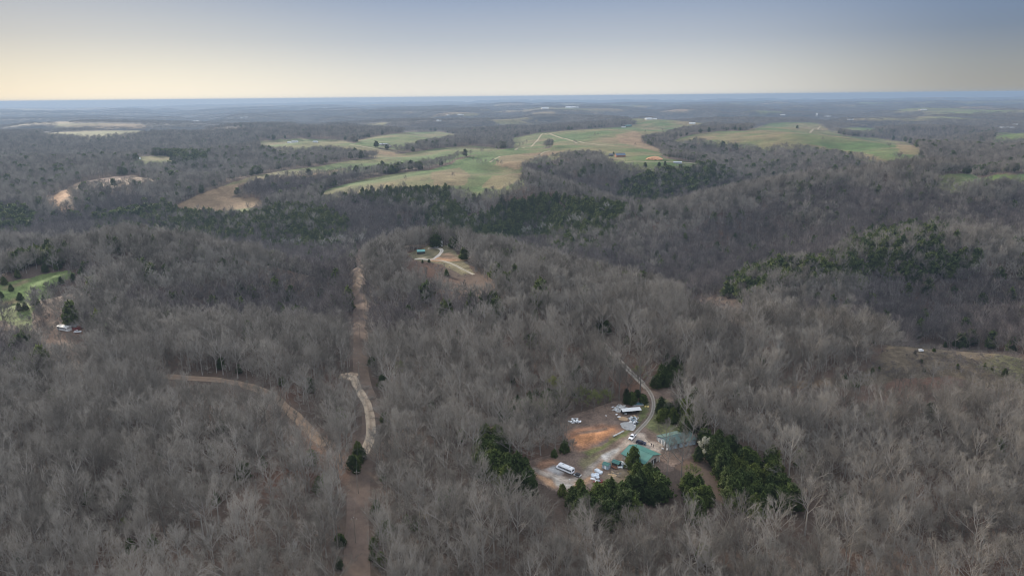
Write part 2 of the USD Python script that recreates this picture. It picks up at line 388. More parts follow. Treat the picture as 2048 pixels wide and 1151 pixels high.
EVERGREEN = [  # stands of dark evergreens: outline in pixels, metres, share of the trees
    ([(700, 395), (760, 365), (880, 360), (900, 372), (900, 400), (840, 410)], 1200, 1700, .72),
    ([(860, 470), (850, 420), (900, 395), (960, 430), (1010, 400), (1080, 385), (1180, 395), (1260, 412), (1240, 440), (1120, 470), (1000, 475)], 1000, 1700, .8),
    ([(960, 480), (960, 425), (1060, 405), (1250, 415), (1150, 465), (1080, 480)], 1000, 1700, .72),
    ([(500, 470), (500, 425), (560, 405), (640, 410), (700, 440), (680, 490), (560, 498)], 1000, 1600, .65),
    ([(180, 462), (220, 425), (330, 412), (430, 412), (520, 430), (540, 480), (420, 485), (280, 470)], 900, 1600, .66),
    ([(-60, 480), (-60, 420), (50, 412), (75, 430), (60, 470)], 1000, 1700, .72),
    ([(1220, 412), (1240, 370), (1300, 345), (1360, 350), (1420, 375), (1340, 405)], 1300, 1900, .6),
    ([(1300, 350), (1380, 322), (1480, 345), (1440, 370)], 1400, 2100, .45),
    ([(1445, 582), (1470, 545), (1530, 518), (1660, 506), (1860, 503), (1960, 508), (1960, 540), (1800, 550), (1640, 552), (1570, 566), (1500, 588)], 640, 1000, .62),
    ([(1690, 520), (1700, 470), (1800, 440), (1900, 445), (1880, 490), (1800, 515)], 800, 1200, .55),
    ([(-60, 520), (-60, 478), (60, 484), (115, 498), (100, 512), (0, 522)], 700, 1000, .85),
    ([(250, 312), (340, 300), (420, 305), (410, 322), (300, 328)], 1700, 2600, .6),
    ([(1120, 470), (1180, 445), (1240, 455), (1180, 500), (1100, 500)], 850, 1300, .35),
    ([(1230, 325), (1390, 327), (1450, 342), (1400, 352), (1290, 336)], 1600, 2200, .6),
]
_ever = [(Polygon(p).buffer(0), a, b, s) for p, a, b, s in EVERGREEN]


def evergreen_share(x, y, z):
    px, py, d = project(x, y, z + 11.0)
    r = np.hypot(x, y)
    s = 0.035 + 0.14 * sstep(0.25, 0.6, _n2(x, y, 170, 41, 3)) * sstep(350, 900, r)
    for p, a, b, v in _ever:
        m = (r > a) & (r < b)
        m[m] = shapely.contains_xy(p, px[m], py[m])
        s[m] = np.maximum(s[m], v * np.clip(1.0 + 0.8 * _n2(x[m], y[m], 60, 43, 2), 0.35, 1.3))
    return s


# ---------------------------------------------------------------- materials
def looks(name, nodes, links=(), surface="p.BSDF", volume=None):
    return usdkit.material(stage, "/World/Looks/" + name, nodes, links, surface, volume)


def plain(name, color, rough=0.8, vary=0.0, scale=3.0, metallic=0.0, spec=None):
    """A paint or metal with faint mottling and wear."""
    c = np.array(color)
    p = {"roughness": rough, "metallic": metallic}
    if spec is not None:
        p["specular_ior_level"] = spec
    if not vary:
        return looks(name, {"p": ("principled_bsdf", {**p, "base_color": color})})
    return looks(name, {"tc": ("texture_coordinate", {}), "n": ("noise_texture", {"scale": scale, "detail": 5.0, "roughness": 0.65}),
                        "r": ("rgb_ramp", {"ramp": [(0.3, c * (1 - vary)), (0.55, c), (0.75, np.clip(c * (1 + vary * 0.6), 0, 0.9))]}),
                        "p": ("principled_bsdf", p)}, [("tc.object", "n.vector"), ("n.fac", "r.fac"), ("r.color", "p.base_color")])


def tinted(name, rough=0.95, fine=0.5, amount=0.35, coarse=0.05):
    """Ground whose colour comes with the mesh (primvar tint), broken up by fine noise."""
    return looks(name, {
        "a": ("attribute", {"attribute": "tint"}), "g": ("geometry", {}),
        "n": ("noise_texture", {"scale": fine, "detail": 6.0, "roughness": 0.7}), "n2": ("noise_texture", {"scale": coarse, "detail": 4.0, "roughness": 0.6}),
        "m1": ("map_range", {"from_min": 0.25, "from_max": 0.75, "to_min": 1 - amount, "to_max": 1 + amount}), "m2": ("map_range", {"from_min": 0.3, "from_max": 0.7, "to_min": 1 - amount * 0.6, "to_max": 1 + amount * 0.6}),
        "k": ("math", {"math_type": "multiply"}), "s": ("vector_math", {"math_type": "scale"}),
        "b": ("bump", {"strength": 0.5, "distance": 0.25}), "p": ("principled_bsdf", {"roughness": rough, "specular_ior_level": 0.2}),
    }, [("g.position", "n.vector"), ("g.position", "n2.vector"), ("n.fac", "m1.value"), ("n2.fac", "m2.value"), ("m1.result", "k.value1"), ("m2.result", "k.value2"),
        ("a.color", "s.vector1"), ("k.value", "s.scale"), ("s.vector", "p.base_color"), ("n.fac", "b.height"), ("b.normal", "p.normal")])


def tint(m, colors):
    UsdGeom.PrimvarsAPI(m).CreatePrimvar("tint", Sdf.ValueTypeNames.Color3fArray, "vertex").Set(Vt.Vec3fArray.FromNumpy(np.asarray(colors, np.float32)))


def mark(prim, label=None, cat=None, group=None, kind=None):
    prim = prim.GetPrim() if hasattr(prim, "GetPrim") else prim
    for k, v in (("label", label), ("category", cat), ("group", group), ("kind", kind)):
        if v:
            prim.SetCustomDataByKey(k, v)
    return prim


M_GROUND, M_PASTURE, M_YARD, M_ROAD = tinted("leaf_litter", fine=0.9), tinted("grassland", fine=0.22, coarse=0.02, amount=0.5), tinted("bare_yard", fine=1.4, amount=0.6, coarse=0.16), tinted("track_gravel", fine=2.2, amount=0.25, coarse=0.25)


# ---------------------------------------------------------------- haze
def haze_box():
    lim, low, top = 35500.0, float(GZ.min()) - 6.0, max(float(GZ.max()) + 45.0, CAM_Z + 12.0)
    b = trimesh.creation.box((2 * lim, 2 * lim, top - low))
    b.apply_translation((0, 0, (top + low) / 2))
    hm = looks("haze_look", {"v": ("principled_volume", {"color": HAZE_COLOR, "density": HAZE_DENSITY, "anisotropy": 0.2})}, surface=None, volume="v.volume")
    mark(usdkit.mesh(stage, "/World/haze", b, hm), kind="stuff")


HAZE_COLOR, HAZE_DENSITY = (0.26, 0.36, 0.50), 0.000072
haze_box()


# ---------------------------------------------------------------- ground, hills, grassland
def build_ground():
    x, y, z = GX.ravel(), GY.ravel(), GZ.ravel()
    r = np.hypot(x, y)
    px, py, d = project(x, y, z)
    fld = in_fields(x, y, z)
    ffl = far_fields(x, y, z)
    litter = np.array([0.100, 0.073, 0.057])
    c = np.tile(litter, (len(x), 1))
    n = _n2(x, y, 45, 51, 3)[:, None]
    c *= 1 + 0.35 * n
    c = c * (1 + np.array([0.25, 0.0, -0.1]) * np.clip(_n2(x, y, 26, 52, 3), 0, 1)[:, None] * 1.6)
    far = sstep(2500, 6500, r)[:, None]
    wood = np.array([0.075, 0.07, 0.062]) * (1 + 0.45 * _n2(x, y, 420, 53, 4)[:, None])
    c = c * (1 - far) + wood * far
    g = np.array([0.078, 0.122, 0.038])
    t = np.array([0.215, 0.145, 0.084])
    k = np.clip(0.42 + 1.25 * _n2(x, y, 130, 54, 4) + 0.35 * _n2(x, y, 500, 55, 2), 0, 1)
    rim = np.zeros(len(x))
    for pts, v in TAN:
        m = fld & shapely.contains_xy(Polygon(pts).buffer(0), px, py)
        rim[m] = v
    k = np.clip(np.where(rim > 0, 0.45 * k + rim, k * 0.8 - np.where(rim < 0, 0.3, 0.0)), 0, 1)[:, None]
    gc = g * (1 - k) + t * k
    kf = np.clip(0.5 + 1.6 * _n2(x, y, 700, 57, 2), 0, 1)[:, None]
    gf = np.array([0.12, 0.14, 0.055]) * (1 - kf) + np.array([0.20, 0.14, 0.085]) * kf
    c = np.where(fld[:, None], gc, np.where(ffl[:, None], gf, c))
    c = np.clip(c, 0.01, 0.5)
    v = np.stack([x, y, z], -1)
    i, j = np.meshgrid(np.arange(NR - 1), np.arange(NA - 1), indexing="ij")
    q = np.stack([i * NA + j, i * NA + j + 1, (i + 1) * NA + j + 1, (i + 1) * NA + j], -1).reshape(-1, 4)
    kind = np.where((fld | ffl)[q].sum(1) >= 2, 2, np.where(r[q].mean(1) < 930, 0, 1))
    normals = np.cross(np.gradient(v.reshape(NR, NA, 3), axis=1), np.gradient(v.reshape(NR, NA, 3), axis=0)).reshape(-1, 3)
    normals /= np.linalg.norm(normals, axis=1, keepdims=True)
    for k, name in enumerate(("ground", "hills", "pasture")):
        f = q[kind == k]
        f = np.vstack([f[:, [0, 1, 2]], f[:, [0, 2, 3]]])
        used, inv = np.unique(f, return_inverse=True)
        m = usdkit.mesh(stage, "/World/" + name, (v[used], inv.reshape(-1, 3)), (M_GROUND, M_GROUND, M_PASTURE)[k])
        m.CreateNormalsAttr(Vt.Vec3fArray.FromNumpy(normals[used].astype(np.float32)))
        m.SetNormalsInterpolation("vertex")
        tint(m, c[used])
        mark(m, kind="structure")


TAN = [  # dead grass within the fields (share of tan), outlines in pixels
    ([(345, 420), (345, 395), (450, 372), (560, 352), (640, 345), (700, 335), (640, 355), (530, 366), (470, 382), (530, 395), (530, 412), (440, 422)], .75),
    ([(860, 345), (920, 335), (940, 350), (930, 372), (870, 372)], .55), ([(960, 375), (985, 352), (1045, 345), (1055, 355), (1000, 378)], .6),
    ([(990, 330), (1000, 312), (1090, 304), (1130, 302), (1080, 316), (1045, 328), (1040, 340)], .7), ([(1270, 262), (1340, 300), (1330, 308), (1240, 285), (1230, 270)], .6),
    ([(1335, 286), (1390, 270), (1440, 268), (1420, 280)], .45), ([(1600, 286), (1680, 300), (1740, 308), (1800, 332), (1760, 325), (1640, 300)], .6), ([(1790, 285), (1845, 295), (1845, 310), (1800, 308)], .6),
    ([(1430, 262), (1500, 248), (1530, 250), (1500, 262)], .5), ([(720, 300), (800, 300), (790, 312), (720, 304)], .6),
]
build_ground()
# ---------------------------------------------------------------- trees
def _perp(d):
    a = np.cross(d, (0, 0, 1.0) if abs(d[2]) < 0.9 else (1.0, 0, 0))
    a /= np.linalg.norm(a)
    return a, np.cross(d, a)


class Twigs:
    """Collects tapered limbs and twigs into one mesh."""
    def __init__(self):
        self.v, self.f, self.n = [], [], 0

    def tube(self, pts, rad, sides):
        pts = np.asarray(pts, float)
        ang = np.arange(sides) * 2 * math.pi / sides
        d = pts[-1] - pts[0]
        a, b = _perp(d / np.linalg.norm(d))
        ring = np.cos(ang)[:, None] * a + np.sin(ang)[:, None] * b
        self.v.append((pts[:, None] + ring[None] * np.asarray(rad)[:, None, None]).reshape(-1, 3))
        m = len(pts)
        i, j = np.meshgrid(np.arange(m - 1), np.arange(sides), indexing="ij")
        q = np.stack([i * sides + j, i * sides + (j + 1) % sides, (i + 1) * sides + (j + 1) % sides, (i + 1) * sides + j], -1).reshape(-1, 4) + self.n
        self.f.append(np.vstack([q[:, [0, 1, 2]], q[:, [0, 2, 3]]]))
        self.n += m * sides

    def blades(self, p, tip, width, rng):
        """Flat tapering twigs from p to tip (n x 3)."""
        d = tip - p
        s = np.cross(d, rng.normal(size=d.shape))
        s *= (np.asarray(width) / 2 / np.maximum(np.linalg.norm(s, axis=1), 1e-9))[:, None]
        n = len(p)
        self.v.append(np.stack([p - s, p + s, tip], 1).reshape(-1, 3))
        self.f.append(np.arange(3 * n).reshape(-1, 3) + self.n)
        self.n += 3 * n

    def tris(self, c, size, rng, up=0.3):
        """Leafy scraps: small triangles about the centres c."""
        n = len(c)
        a = rng.normal(size=(n, 3))
        a /= np.linalg.norm(a, axis=1, keepdims=True)
        b = np.cross(a, rng.normal(size=(n, 3)))
        b /= np.linalg.norm(b, axis=1, keepdims=True)
        s = np.asarray(size)[:, None]
        self.v.append(np.stack([c - a * s * .5, c + a * s * .5, c + b * s * .9 + np.array([0, 0, up]) * s], 1).reshape(-1, 3))
        self.f.append(np.arange(3 * n).reshape(-1, 3) + self.n)
        self.n += 3 * n

    def mesh(self):
        return np.vstack(self.v), np.vstack(self.f)

    def crown_mesh(self, axis_z):
        """Foliage whose sprays face outwards: (points, faces, normals)."""
        v, f = self.mesh()
        c = v[f].mean(1)
        n = c - np.array([0, 0, axis_z])
        n = n / np.maximum(np.linalg.norm(n, axis=1, keepdims=True), 1e-6) + np.array([0, 0, .35])
        g = np.cross(v[f[:, 1]] - v[f[:, 0]], v[f[:, 2]] - v[f[:, 0]])
        flip = (g * n).sum(1) < 0
        f = np.where(flip[:, None], f[:, ::-1], f)
        g = np.where(flip[:, None], -g, g)
        n = n / np.linalg.norm(n, axis=1, keepdims=True) + .7 * g / np.maximum(np.linalg.norm(g, axis=1, keepdims=True), 1e-9)
        n /= np.linalg.norm(n, axis=1, keepdims=True)
        out = np.zeros_like(v)
        out[f.ravel()] = np.repeat(n, 3, 0)
        return v, f, out


def tree_mesh(path, mesh, mat):
    m = usdkit.mesh(stage, path, mesh[:2], mat)
    if len(mesh) == 3:
        m.CreateNormalsAttr(Vt.Vec3fArray.FromNumpy(mesh[2].astype(np.float32)))
        m.SetNormalsInterpolation("vertex")
    return m


def turned(d, angle, az):
    a, b = _perp(d)
    return d * math.cos(angle) + (a * math.cos(az) + b * math.sin(az)) * math.sin(angle)


def bare_tree(seed, H=19.0, spread=1.0, lod=0, fork=0.4, twig=1.0, branch_color_mesh=None):
    """A leafless hardwood: trunk, ascending limbs that fan out, branches, branchlets and a haze of fine twigs.
    Returns (trunk and limbs, crown). lod 0 near, 1 middle, 2 far."""
    rng = np.random.default_rng(seed)
    wood, crown = Twigs(), Twigs()
    r0 = H * rng.uniform(.0105, .0135)
    sides = (7, 5, 3)[lod]
    hf = H * fork * rng.uniform(.85, 1.15)
    lean = rng.normal(size=2) * .05 * H
    top = np.array([lean[0], lean[1], H * .80])
    q = lambda t: np.array([lean[0] * t ** 1.5 + .12 * math.sin(5 * t + seed), lean[1] * t ** 1.5 + .12 * math.cos(4 * t + seed), -0.6 + t * (H * .8 + .6)])  # noqa: E731
    ts = np.linspace(0, 1, (8, 5, 3)[lod])
    wood.tube([q(t) for t in ts], [r0 * (1.35 if t == 0 else 1) * (1 - .86 * t) + .02 for t in ts], sides)
    tips, dirs, lens = [], [], []
    limbs = []
    nl = rng.integers(8, 12)
    az0 = rng.uniform(0, 6.28)
    for k in range(nl):
        t = (hf / (H * .8)) + (1 - hf / (H * .8)) * (k + rng.uniform(0, .7)) / nl
        az = az0 + k * 2.4 + rng.normal() * .3
        low = 1 - (t - hf / (H * .8)) / (1 - hf / (H * .8))
        ang = math.radians(20 + 42 * low * spread + rng.normal() * 7)
        d = np.array([math.cos(az) * math.sin(ang), math.sin(az) * math.sin(ang), math.cos(ang)])
        L = H * (.24 + .26 * low) * rng.uniform(.8, 1.2)
        limbs.append((q(min(t, 1)), d, L, r0 * (.30 + .25 * low)))

    def bend(p, d, L, n, up, wob):
        pts = [p]
        for _ in range(n):
            d = d + np.array([0, 0, up]) + rng.normal(size=3) * wob
            d = d / np.linalg.norm(d)
            pts.append(pts[-1] + d * L / n)
        return np.array(pts), d

    for p, d, L, r in limbs:
        pts, de = bend(p, d, L, 3, .10, .10)
        wood.tube(pts, np.linspace(r * .95, r * .28 + .012, 4), (5, 4, 3)[lod])
        nb = (7, 6, 4)[lod]
        for k in range(nb):
            t = .28 + .72 * (k + rng.uniform(0, 1)) / nb
            i = min(int(t * 3), 2)
            b0 = pts[i] + (pts[i + 1] - pts[i]) * (t * 3 - i)
            dd = (pts[i + 1] - pts[i]) / np.linalg.norm(pts[i + 1] - pts[i])
            bd = turned(dd, math.radians(rng.uniform(22, 52)), rng.uniform(0, 6.28))
            bd = bd + np.array([0, 0, .25])
            bd /= np.linalg.norm(bd)
            bl = L * rng.uniform(.32, .55) * (1.1 - .35 * t)
            bp, be = bend(b0, bd, bl, 2, .08, .12)
            if lod == 0:
                wood.tube(bp, [r * .36 + .015, r * .24 + .01, .016], 3)
            elif lod == 1:
                wood.tube(bp[[0, 2]], [r * .34 + .03, .03], 3)
            else:
                crown.blades(bp[[0]], bp[[2]], [.22], rng)
            nt = (7, 7, 6)[lod]
            for m in range(nt):
                u = .2 + .8 * (m + rng.uniform(0, 1)) / nt
                c0 = bp[0] + (bp[1] - bp[0]) * u * 2 if u < .5 else bp[1] + (bp[2] - bp[1]) * (u * 2 - 1)
                td = turned(be, math.radians(rng.uniform(18, 55)), rng.uniform(0, 6.28)) + np.array([0, 0, .2])
                tips.append(c0)
                dirs.append(td / np.linalg.norm(td))
                lens.append(bl * rng.uniform(.35, .6))
    tips, dirs, lens = np.array(tips), np.array(dirs), np.array(lens)
    ends = tips + dirs * lens[:, None]
    crown.blades(tips, ends, np.full(len(tips), (.055, .085, .20)[lod] * twig), rng)
    per = (5, 5, 1)[lod]
    n = len(tips) * per
    t = rng.uniform(.25, 1.0, n)
    base = np.repeat(tips, per, 0) + np.repeat(dirs * lens[:, None], per, 0) * t[:, None]
    dd = np.repeat(dirs, per, 0) + rng.normal(size=(n, 3)) * .55 + np.array([0, 0, .15])
    dd /= np.linalg.norm(dd, axis=1, keepdims=True)
    crown.blades(base, base + dd * (rng.uniform(.5, 1.25, n) * H / 19)[:, None], rng.uniform(.026, .046, n) * (1, 1.8, 6.0)[lod] * twig, rng)
    return wood.mesh(), crown.mesh()


def leafy(seed, H, base, width, count, size, lean=0.0, cone=0.75, lod=0):
    """A cedar: short trunk and a dense, uneven cone of small sprays. Returns (trunk, crown)."""
    rng = np.random.default_rng(seed)
    wood, crown = Twigs(), Twigs()
    wood.tube([(0, 0, -.5), (0, 0, H * .4), (lean, 0, H * .9)], [H * .018, H * .013, .02], 5 if lod == 0 else 3)
    t = rng.beta(1.15, 1.55, count)
    az = rng.uniform(0, 2 * math.pi, count)
    prof = (1 - t) ** cone * np.minimum(1, (t + .10) / .24) ** .6
    lump = 1 + .30 * np.sin(az * 3 + seed) * np.sin(t * 9 + seed) + .22 * np.sin(az * 5 - seed * 2 + t * 13)
    rad = width * .5 * prof * lump * (1 - .45 * rng.uniform(0, 1, count) ** 2.4)
    c = np.stack([np.cos(az) * rad + lean * t, np.sin(az) * rad, base + t * (H - base)], -1)
    k = max(14, count // 38)
    tc, ta = rng.uniform(.02, .85, k), rng.uniform(0, 2 * math.pi, k)            # boughs that stick out
    tr = width * .5 * (1 - tc) ** cone * 1.12
    cc = np.stack([np.cos(ta) * tr, np.sin(ta) * tr, base + tc * (H - base) + .3], -1)
    extra = np.repeat(cc, 16, 0) + rng.normal(size=(16 * k, 3)) * np.array([.36, .36, .34]) * H / 9
    c = np.vstack([c, extra])
    crown.tris(c, rng.uniform(.6, 1.25, len(c)) * size, rng, .45)
    return wood.mesh(), crown.crown_mesh(H * .3)


def _place_tone():
    """Nodes that give each stand-sized cell of the wood a tone of its own."""
    return ({"g": ("geometry", {}), "mp": ("mapping", {"scale": (.105, .105, .012)}), "vo": ("voronoi_texture", {"scale": 1.0, "randomness": 1.0}), "sc": ("separate_color", {}),
             "nz": ("noise_texture", {"scale": .011, "detail": 3.0}), "nm": ("map_range", {"from_min": .3, "from_max": .7, "to_min": -.22, "to_max": .22}), "o": ("math", {"math_type": "add", "use_clamp": True})},
            [("g.position", "mp.vector"), ("mp.vector", "vo.vector"), ("vo.color", "sc.color"), ("g.position", "nz.vector"), ("nz.fac", "nm.value"), ("sc.r", "o.value1"), ("nm.result", "o.value2")])


def bark(name, dark, light, spread=.35):
    nodes, links = _place_tone()
    mid = tuple((np.array(dark) + light) / 2)
    return looks(name, {
        **nodes, "r": ("rgb_ramp", {"ramp": [(0, dark), (.5, mid), (1, light)]}),
        "m": ("map_range", {"from_min": 0, "from_max": 1, "to_min": 1 - spread, "to_max": 1 + spread}), "s": ("vector_math", {"math_type": "scale"}),
        "p": ("principled_bsdf", {"roughness": .9, "specular_ior_level": .15}),
    }, links + [("o.value", "r.fac"), ("g.random_per_island", "m.value"), ("r.color", "s.vector1"), ("m.result", "s.scale"), ("s.vector", "p.base_color")])


def foliage(name, ramp, through=.25):
    nodes, links = _place_tone()
    return looks(name, {
        **nodes, "a": ("math", {"math_type": "multiply_add", "value2": .55}), "b": ("math", {"math_type": "multiply", "value2": .45}),
        "r": ("rgb_ramp", {"ramp": ramp}), "d": ("principled_bsdf", {"roughness": .75, "specular_ior_level": .2}), "t": ("translucent_bsdf", {}), "mix": ("mix_closure", {"fac": through}),
    }, links + [("o.value", "a.value1"), ("g.random_per_island", "b.value1"), ("b.value", "a.value3"), ("a.value", "r.fac"), ("r.color", "d.base_color"), ("r.color", "t.color"), ("d.BSDF", "mix.closure1"), ("t.BSDF", "mix.closure2")], "mix.closure")


M_BARK = bark("bark", (.17, .148, .125), (.37, .34, .30), .2)
M_TWIG = bark("twigs", (.165, .144, .118), (.44, .397, .335))
M_TWIG_RED_SHADE = bark("reddish_shade_twigs", (.125, .104, .100), (.235, .196, .186))  # redder, darker copy of the twigs; on slopes its darkness stands in for shade
M_PALE = bark("pale_bark", (.42, .40, .36), (.55, .52, .47))
M_CEDAR = foliage("cedar_foliage", [(0, (.034, .054, .014)), (.4, (.072, .100, .020)), (.75, (.145, .160, .028)), (1, (.23, .205, .038))])
M_PINE = foliage("pine_foliage", [(0, (.05, .072, .022)), (.5, (.10, .122, .030)), (1, (.19, .18, .042))])
M_BUD = foliage("young_leaves", [(0, (.16, .18, .06)), (1, (.26, .27, .10))], .35)
M_BLOSSOM = foliage("blossom", [(0, (.45, .45, .38)), (1, (.62, .62, .54))], .3)

_count = {}


def numbered(name, parent="/World"):
    k = _count.get((parent, name), 0)
    _count[(parent, name)] = k + 1
    return f"{parent}/{name}" + (f"_{k:03d}" if k else "")


def tree_parts(path, wood, crown, m_wood, m_crown):
    tree_mesh(path + "/trunk", wood, m_wood)
    tree_mesh(path + "/crown", crown, m_crown)


def place(prim, loc, rotz=0.0, scale=None):
    x = UsdGeom.Xformable(prim)
    x.ClearXformOpOrder()
    x.AddTranslateOp().Set(Gf.Vec3d(*map(float, loc)))
    x.AddRotateZOp().Set(float(rotz))
    if scale is not None:
        s = (scale,) * 3 if np.ndim(scale) == 0 else scale
        x.AddScaleOp().Set(Gf.Vec3f(*map(float, s)))


class Kind:
    """One shape of tree: the first one placed is built with its parts, the others reference it."""
    def __init__(self, name, wood, crown, m_wood, m_crown):
        self.name, self.args, self.first = name, (wood, crown, m_wood, m_crown), None

    def put(self, loc, rotz, scale, label, cat, group=None):
        path = numbered(self.name)
        x = UsdGeom.Xform.Define(stage, path)
        if self.first is None:
            self.first = path
            tree_parts(path, *self.args)
        else:
            x.GetPrim().GetReferences().AddInternalReference(self.first)
            x.GetPrim().SetInstanceable(True)
        place(x, loc, rotz, scale)
        return mark(x, label, cat, group)


def scatter(name, protos, xyz, which, rotz, scale, kind="stuff", label=None, cat=None):
    """Many copies as one object."""
    pi = UsdGeom.PointInstancer.Define(stage, "/World/" + name)
    paths = []
    for pname, parts in protos:
        path = numbered(pname, f"/World/{name}/prototypes" if False else f"/World/{name}")
        UsdGeom.Xform.Define(stage, path)
        for part, mesh, mat in parts:
            tree_mesh(f"{path}/{part}", mesh, mat)
        paths.append(path)
    pi.CreatePrototypesRel().SetTargets([Sdf.Path(p) for p in paths])
    n = len(xyz)
    pi.CreateProtoIndicesAttr(Vt.IntArray.FromNumpy(np.asarray(which, np.int32)))
    pi.CreatePositionsAttr(Vt.Vec3fArray.FromNumpy(np.asarray(xyz, np.float32)))
    h = np.radians(rotz) / 2
    pi.CreateOrientationsAttr(Vt.QuathArray([Gf.Quath(float(c), 0.0, 0.0, float(s)) for c, s in zip(np.cos(h), np.sin(h))]))
    pi.CreateScalesAttr(Vt.Vec3fArray.FromNumpy(np.asarray(scale, np.float32)))
    return mark(pi, label, cat, kind=kind)
# ---------------------------------------------------------------- the woods
def jitter(r0, r1, step, rng, half=math.radians(43)):
    """Points about `step` apart in the ring r0..r1 of the view."""
    n = int(r1 / step) + 2
    gx, gy = np.meshgrid(np.arange(-n, n) * step, np.arange(0, n) * step)
    x = gx.ravel() + rng.uniform(-.46, .46, gx.size) * step
    y = gy.ravel() + rng.uniform(-.46, .46, gx.size) * step
    r = np.hypot(x, y)
    m = (r >= r0) & (r < r1) & (np.abs(np.arctan2(x, y)) < half) & (y > 0)
    return x[m], y[m]


_el = (GZ + 0.0 - CAM_Z + 0) / _R
_hor = np.maximum.accumulate(_el, axis=0)


def seen(x, y, z, tall=24.0, slack=0.012):
    """Whether the top of what stands here rises above the ground in front of it (with room for a step to the side)."""
    r = np.hypot(x, y)
    i = (np.log(np.maximum(r * .985, 1.0)) - math.log(70.0)) / (math.log(34000.0 / 70.0)) * (NR - 1)
    j = (np.arctan2(x, y) - AZ[0]) / (AZ[-1] - AZ[0]) * (NA - 1)
    h = map_coordinates(_hor, [np.clip(i, 0, NR - 1), np.clip(j, 0, NA - 1)], order=1)
    return (z + tall - CAM_Z) / r > h - slack * np.minimum(1, 900 / r)


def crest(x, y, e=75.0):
    """How far the ground stands above what lies round it: slope woods get redder, darker twigs that also paint in relief shading."""
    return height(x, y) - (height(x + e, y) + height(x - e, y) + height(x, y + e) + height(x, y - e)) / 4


def stand(r0, r1, step, seed, thin=True):
    rng = np.random.default_rng(seed)
    x, y = jitter(r0, r1, step, rng)
    z = height(x, y)
    keep = ~in_open(x, y) & seen(x, y, z)
    if r1 > 1100:
        keep &= ~in_fields(x, y, z)
    if r1 > 3500:
        keep &= ~far_fields(x, y, z)
    if thin:
        keep &= rng.uniform(0, 1, len(x)) < np.clip(1.06 - .55 * sstep(.1, .55, _n2(x, y, 38, 61, 2)), .3, 1)
    tall = np.ones(len(x))
    if r0 < 1000:
        for p, k, h in LOW_POLY:
            m = shapely.contains_xy(p, x, y)
            keep[m] &= rng.uniform(0, 1, m.sum()) < k
            tall[m] = h
    x, y, z, tall = x[keep], y[keep], z[keep], tall[keep]
    ever = rng.uniform(0, 1, len(x)) < evergreen_share(x, y, z)
    ever &= tall == 1
    return x, y, z, ever, rng, tall


KINDS = [Kind("leafless_tree", *bare_tree(100 + k, H, sp, 0, fk), M_BARK, M_TWIG) for k, (H, sp, fk) in enumerate(
    [(20, 1.0, .32), (22, .8, .40), (17, 1.25, .26), (21, .9, .36), (15, 1.1, .28), (19, 1.35, .24), (23, .7, .44), (18, 1.0, .34)])]
MID = [bare_tree(200 + k, H, sp, 1, fk) for k, (H, sp, fk) in enumerate([(20, 1.25, .34), (21, 1.05, .38), (17, 1.5, .28), (19, 1.3, .34), (16, 1.4, .30), (22, .95, .42)])]
FAR = [bare_tree(300 + k, H, sp, 2, fk) for k, (H, sp, fk) in enumerate([(19, 1.0, .38), (20, .85, .42), (17, 1.25, .34), (18, 1.1, .36)])]
CEDARS = [Kind("cedar_tree", *leafy(400 + k, H, .4, W, 2000, .60, 0.0, cn), M_BARK, M_CEDAR) for k, (H, W, cn) in enumerate([(10, 7.0, .62), (11, 6.4, .74), (8.5, 7.0, .50), (9.5, 6.0, .68)])]
CEDAR_MID = [leafy(420 + k, H, 1.0, W, 520, 1.5, 0, cn, 1) for k, (H, W, cn) in enumerate([(12, 7.6, .52), (14, 7.4, .58), (11, 7.8, .45)])]
CEDAR_FAR = [leafy(440 + k, H, 2.0, W, 130, 3.0, 0, cn, 1) for k, (H, W, cn) in enumerate([(14, 9, .5), (15, 8.5, .55)])]


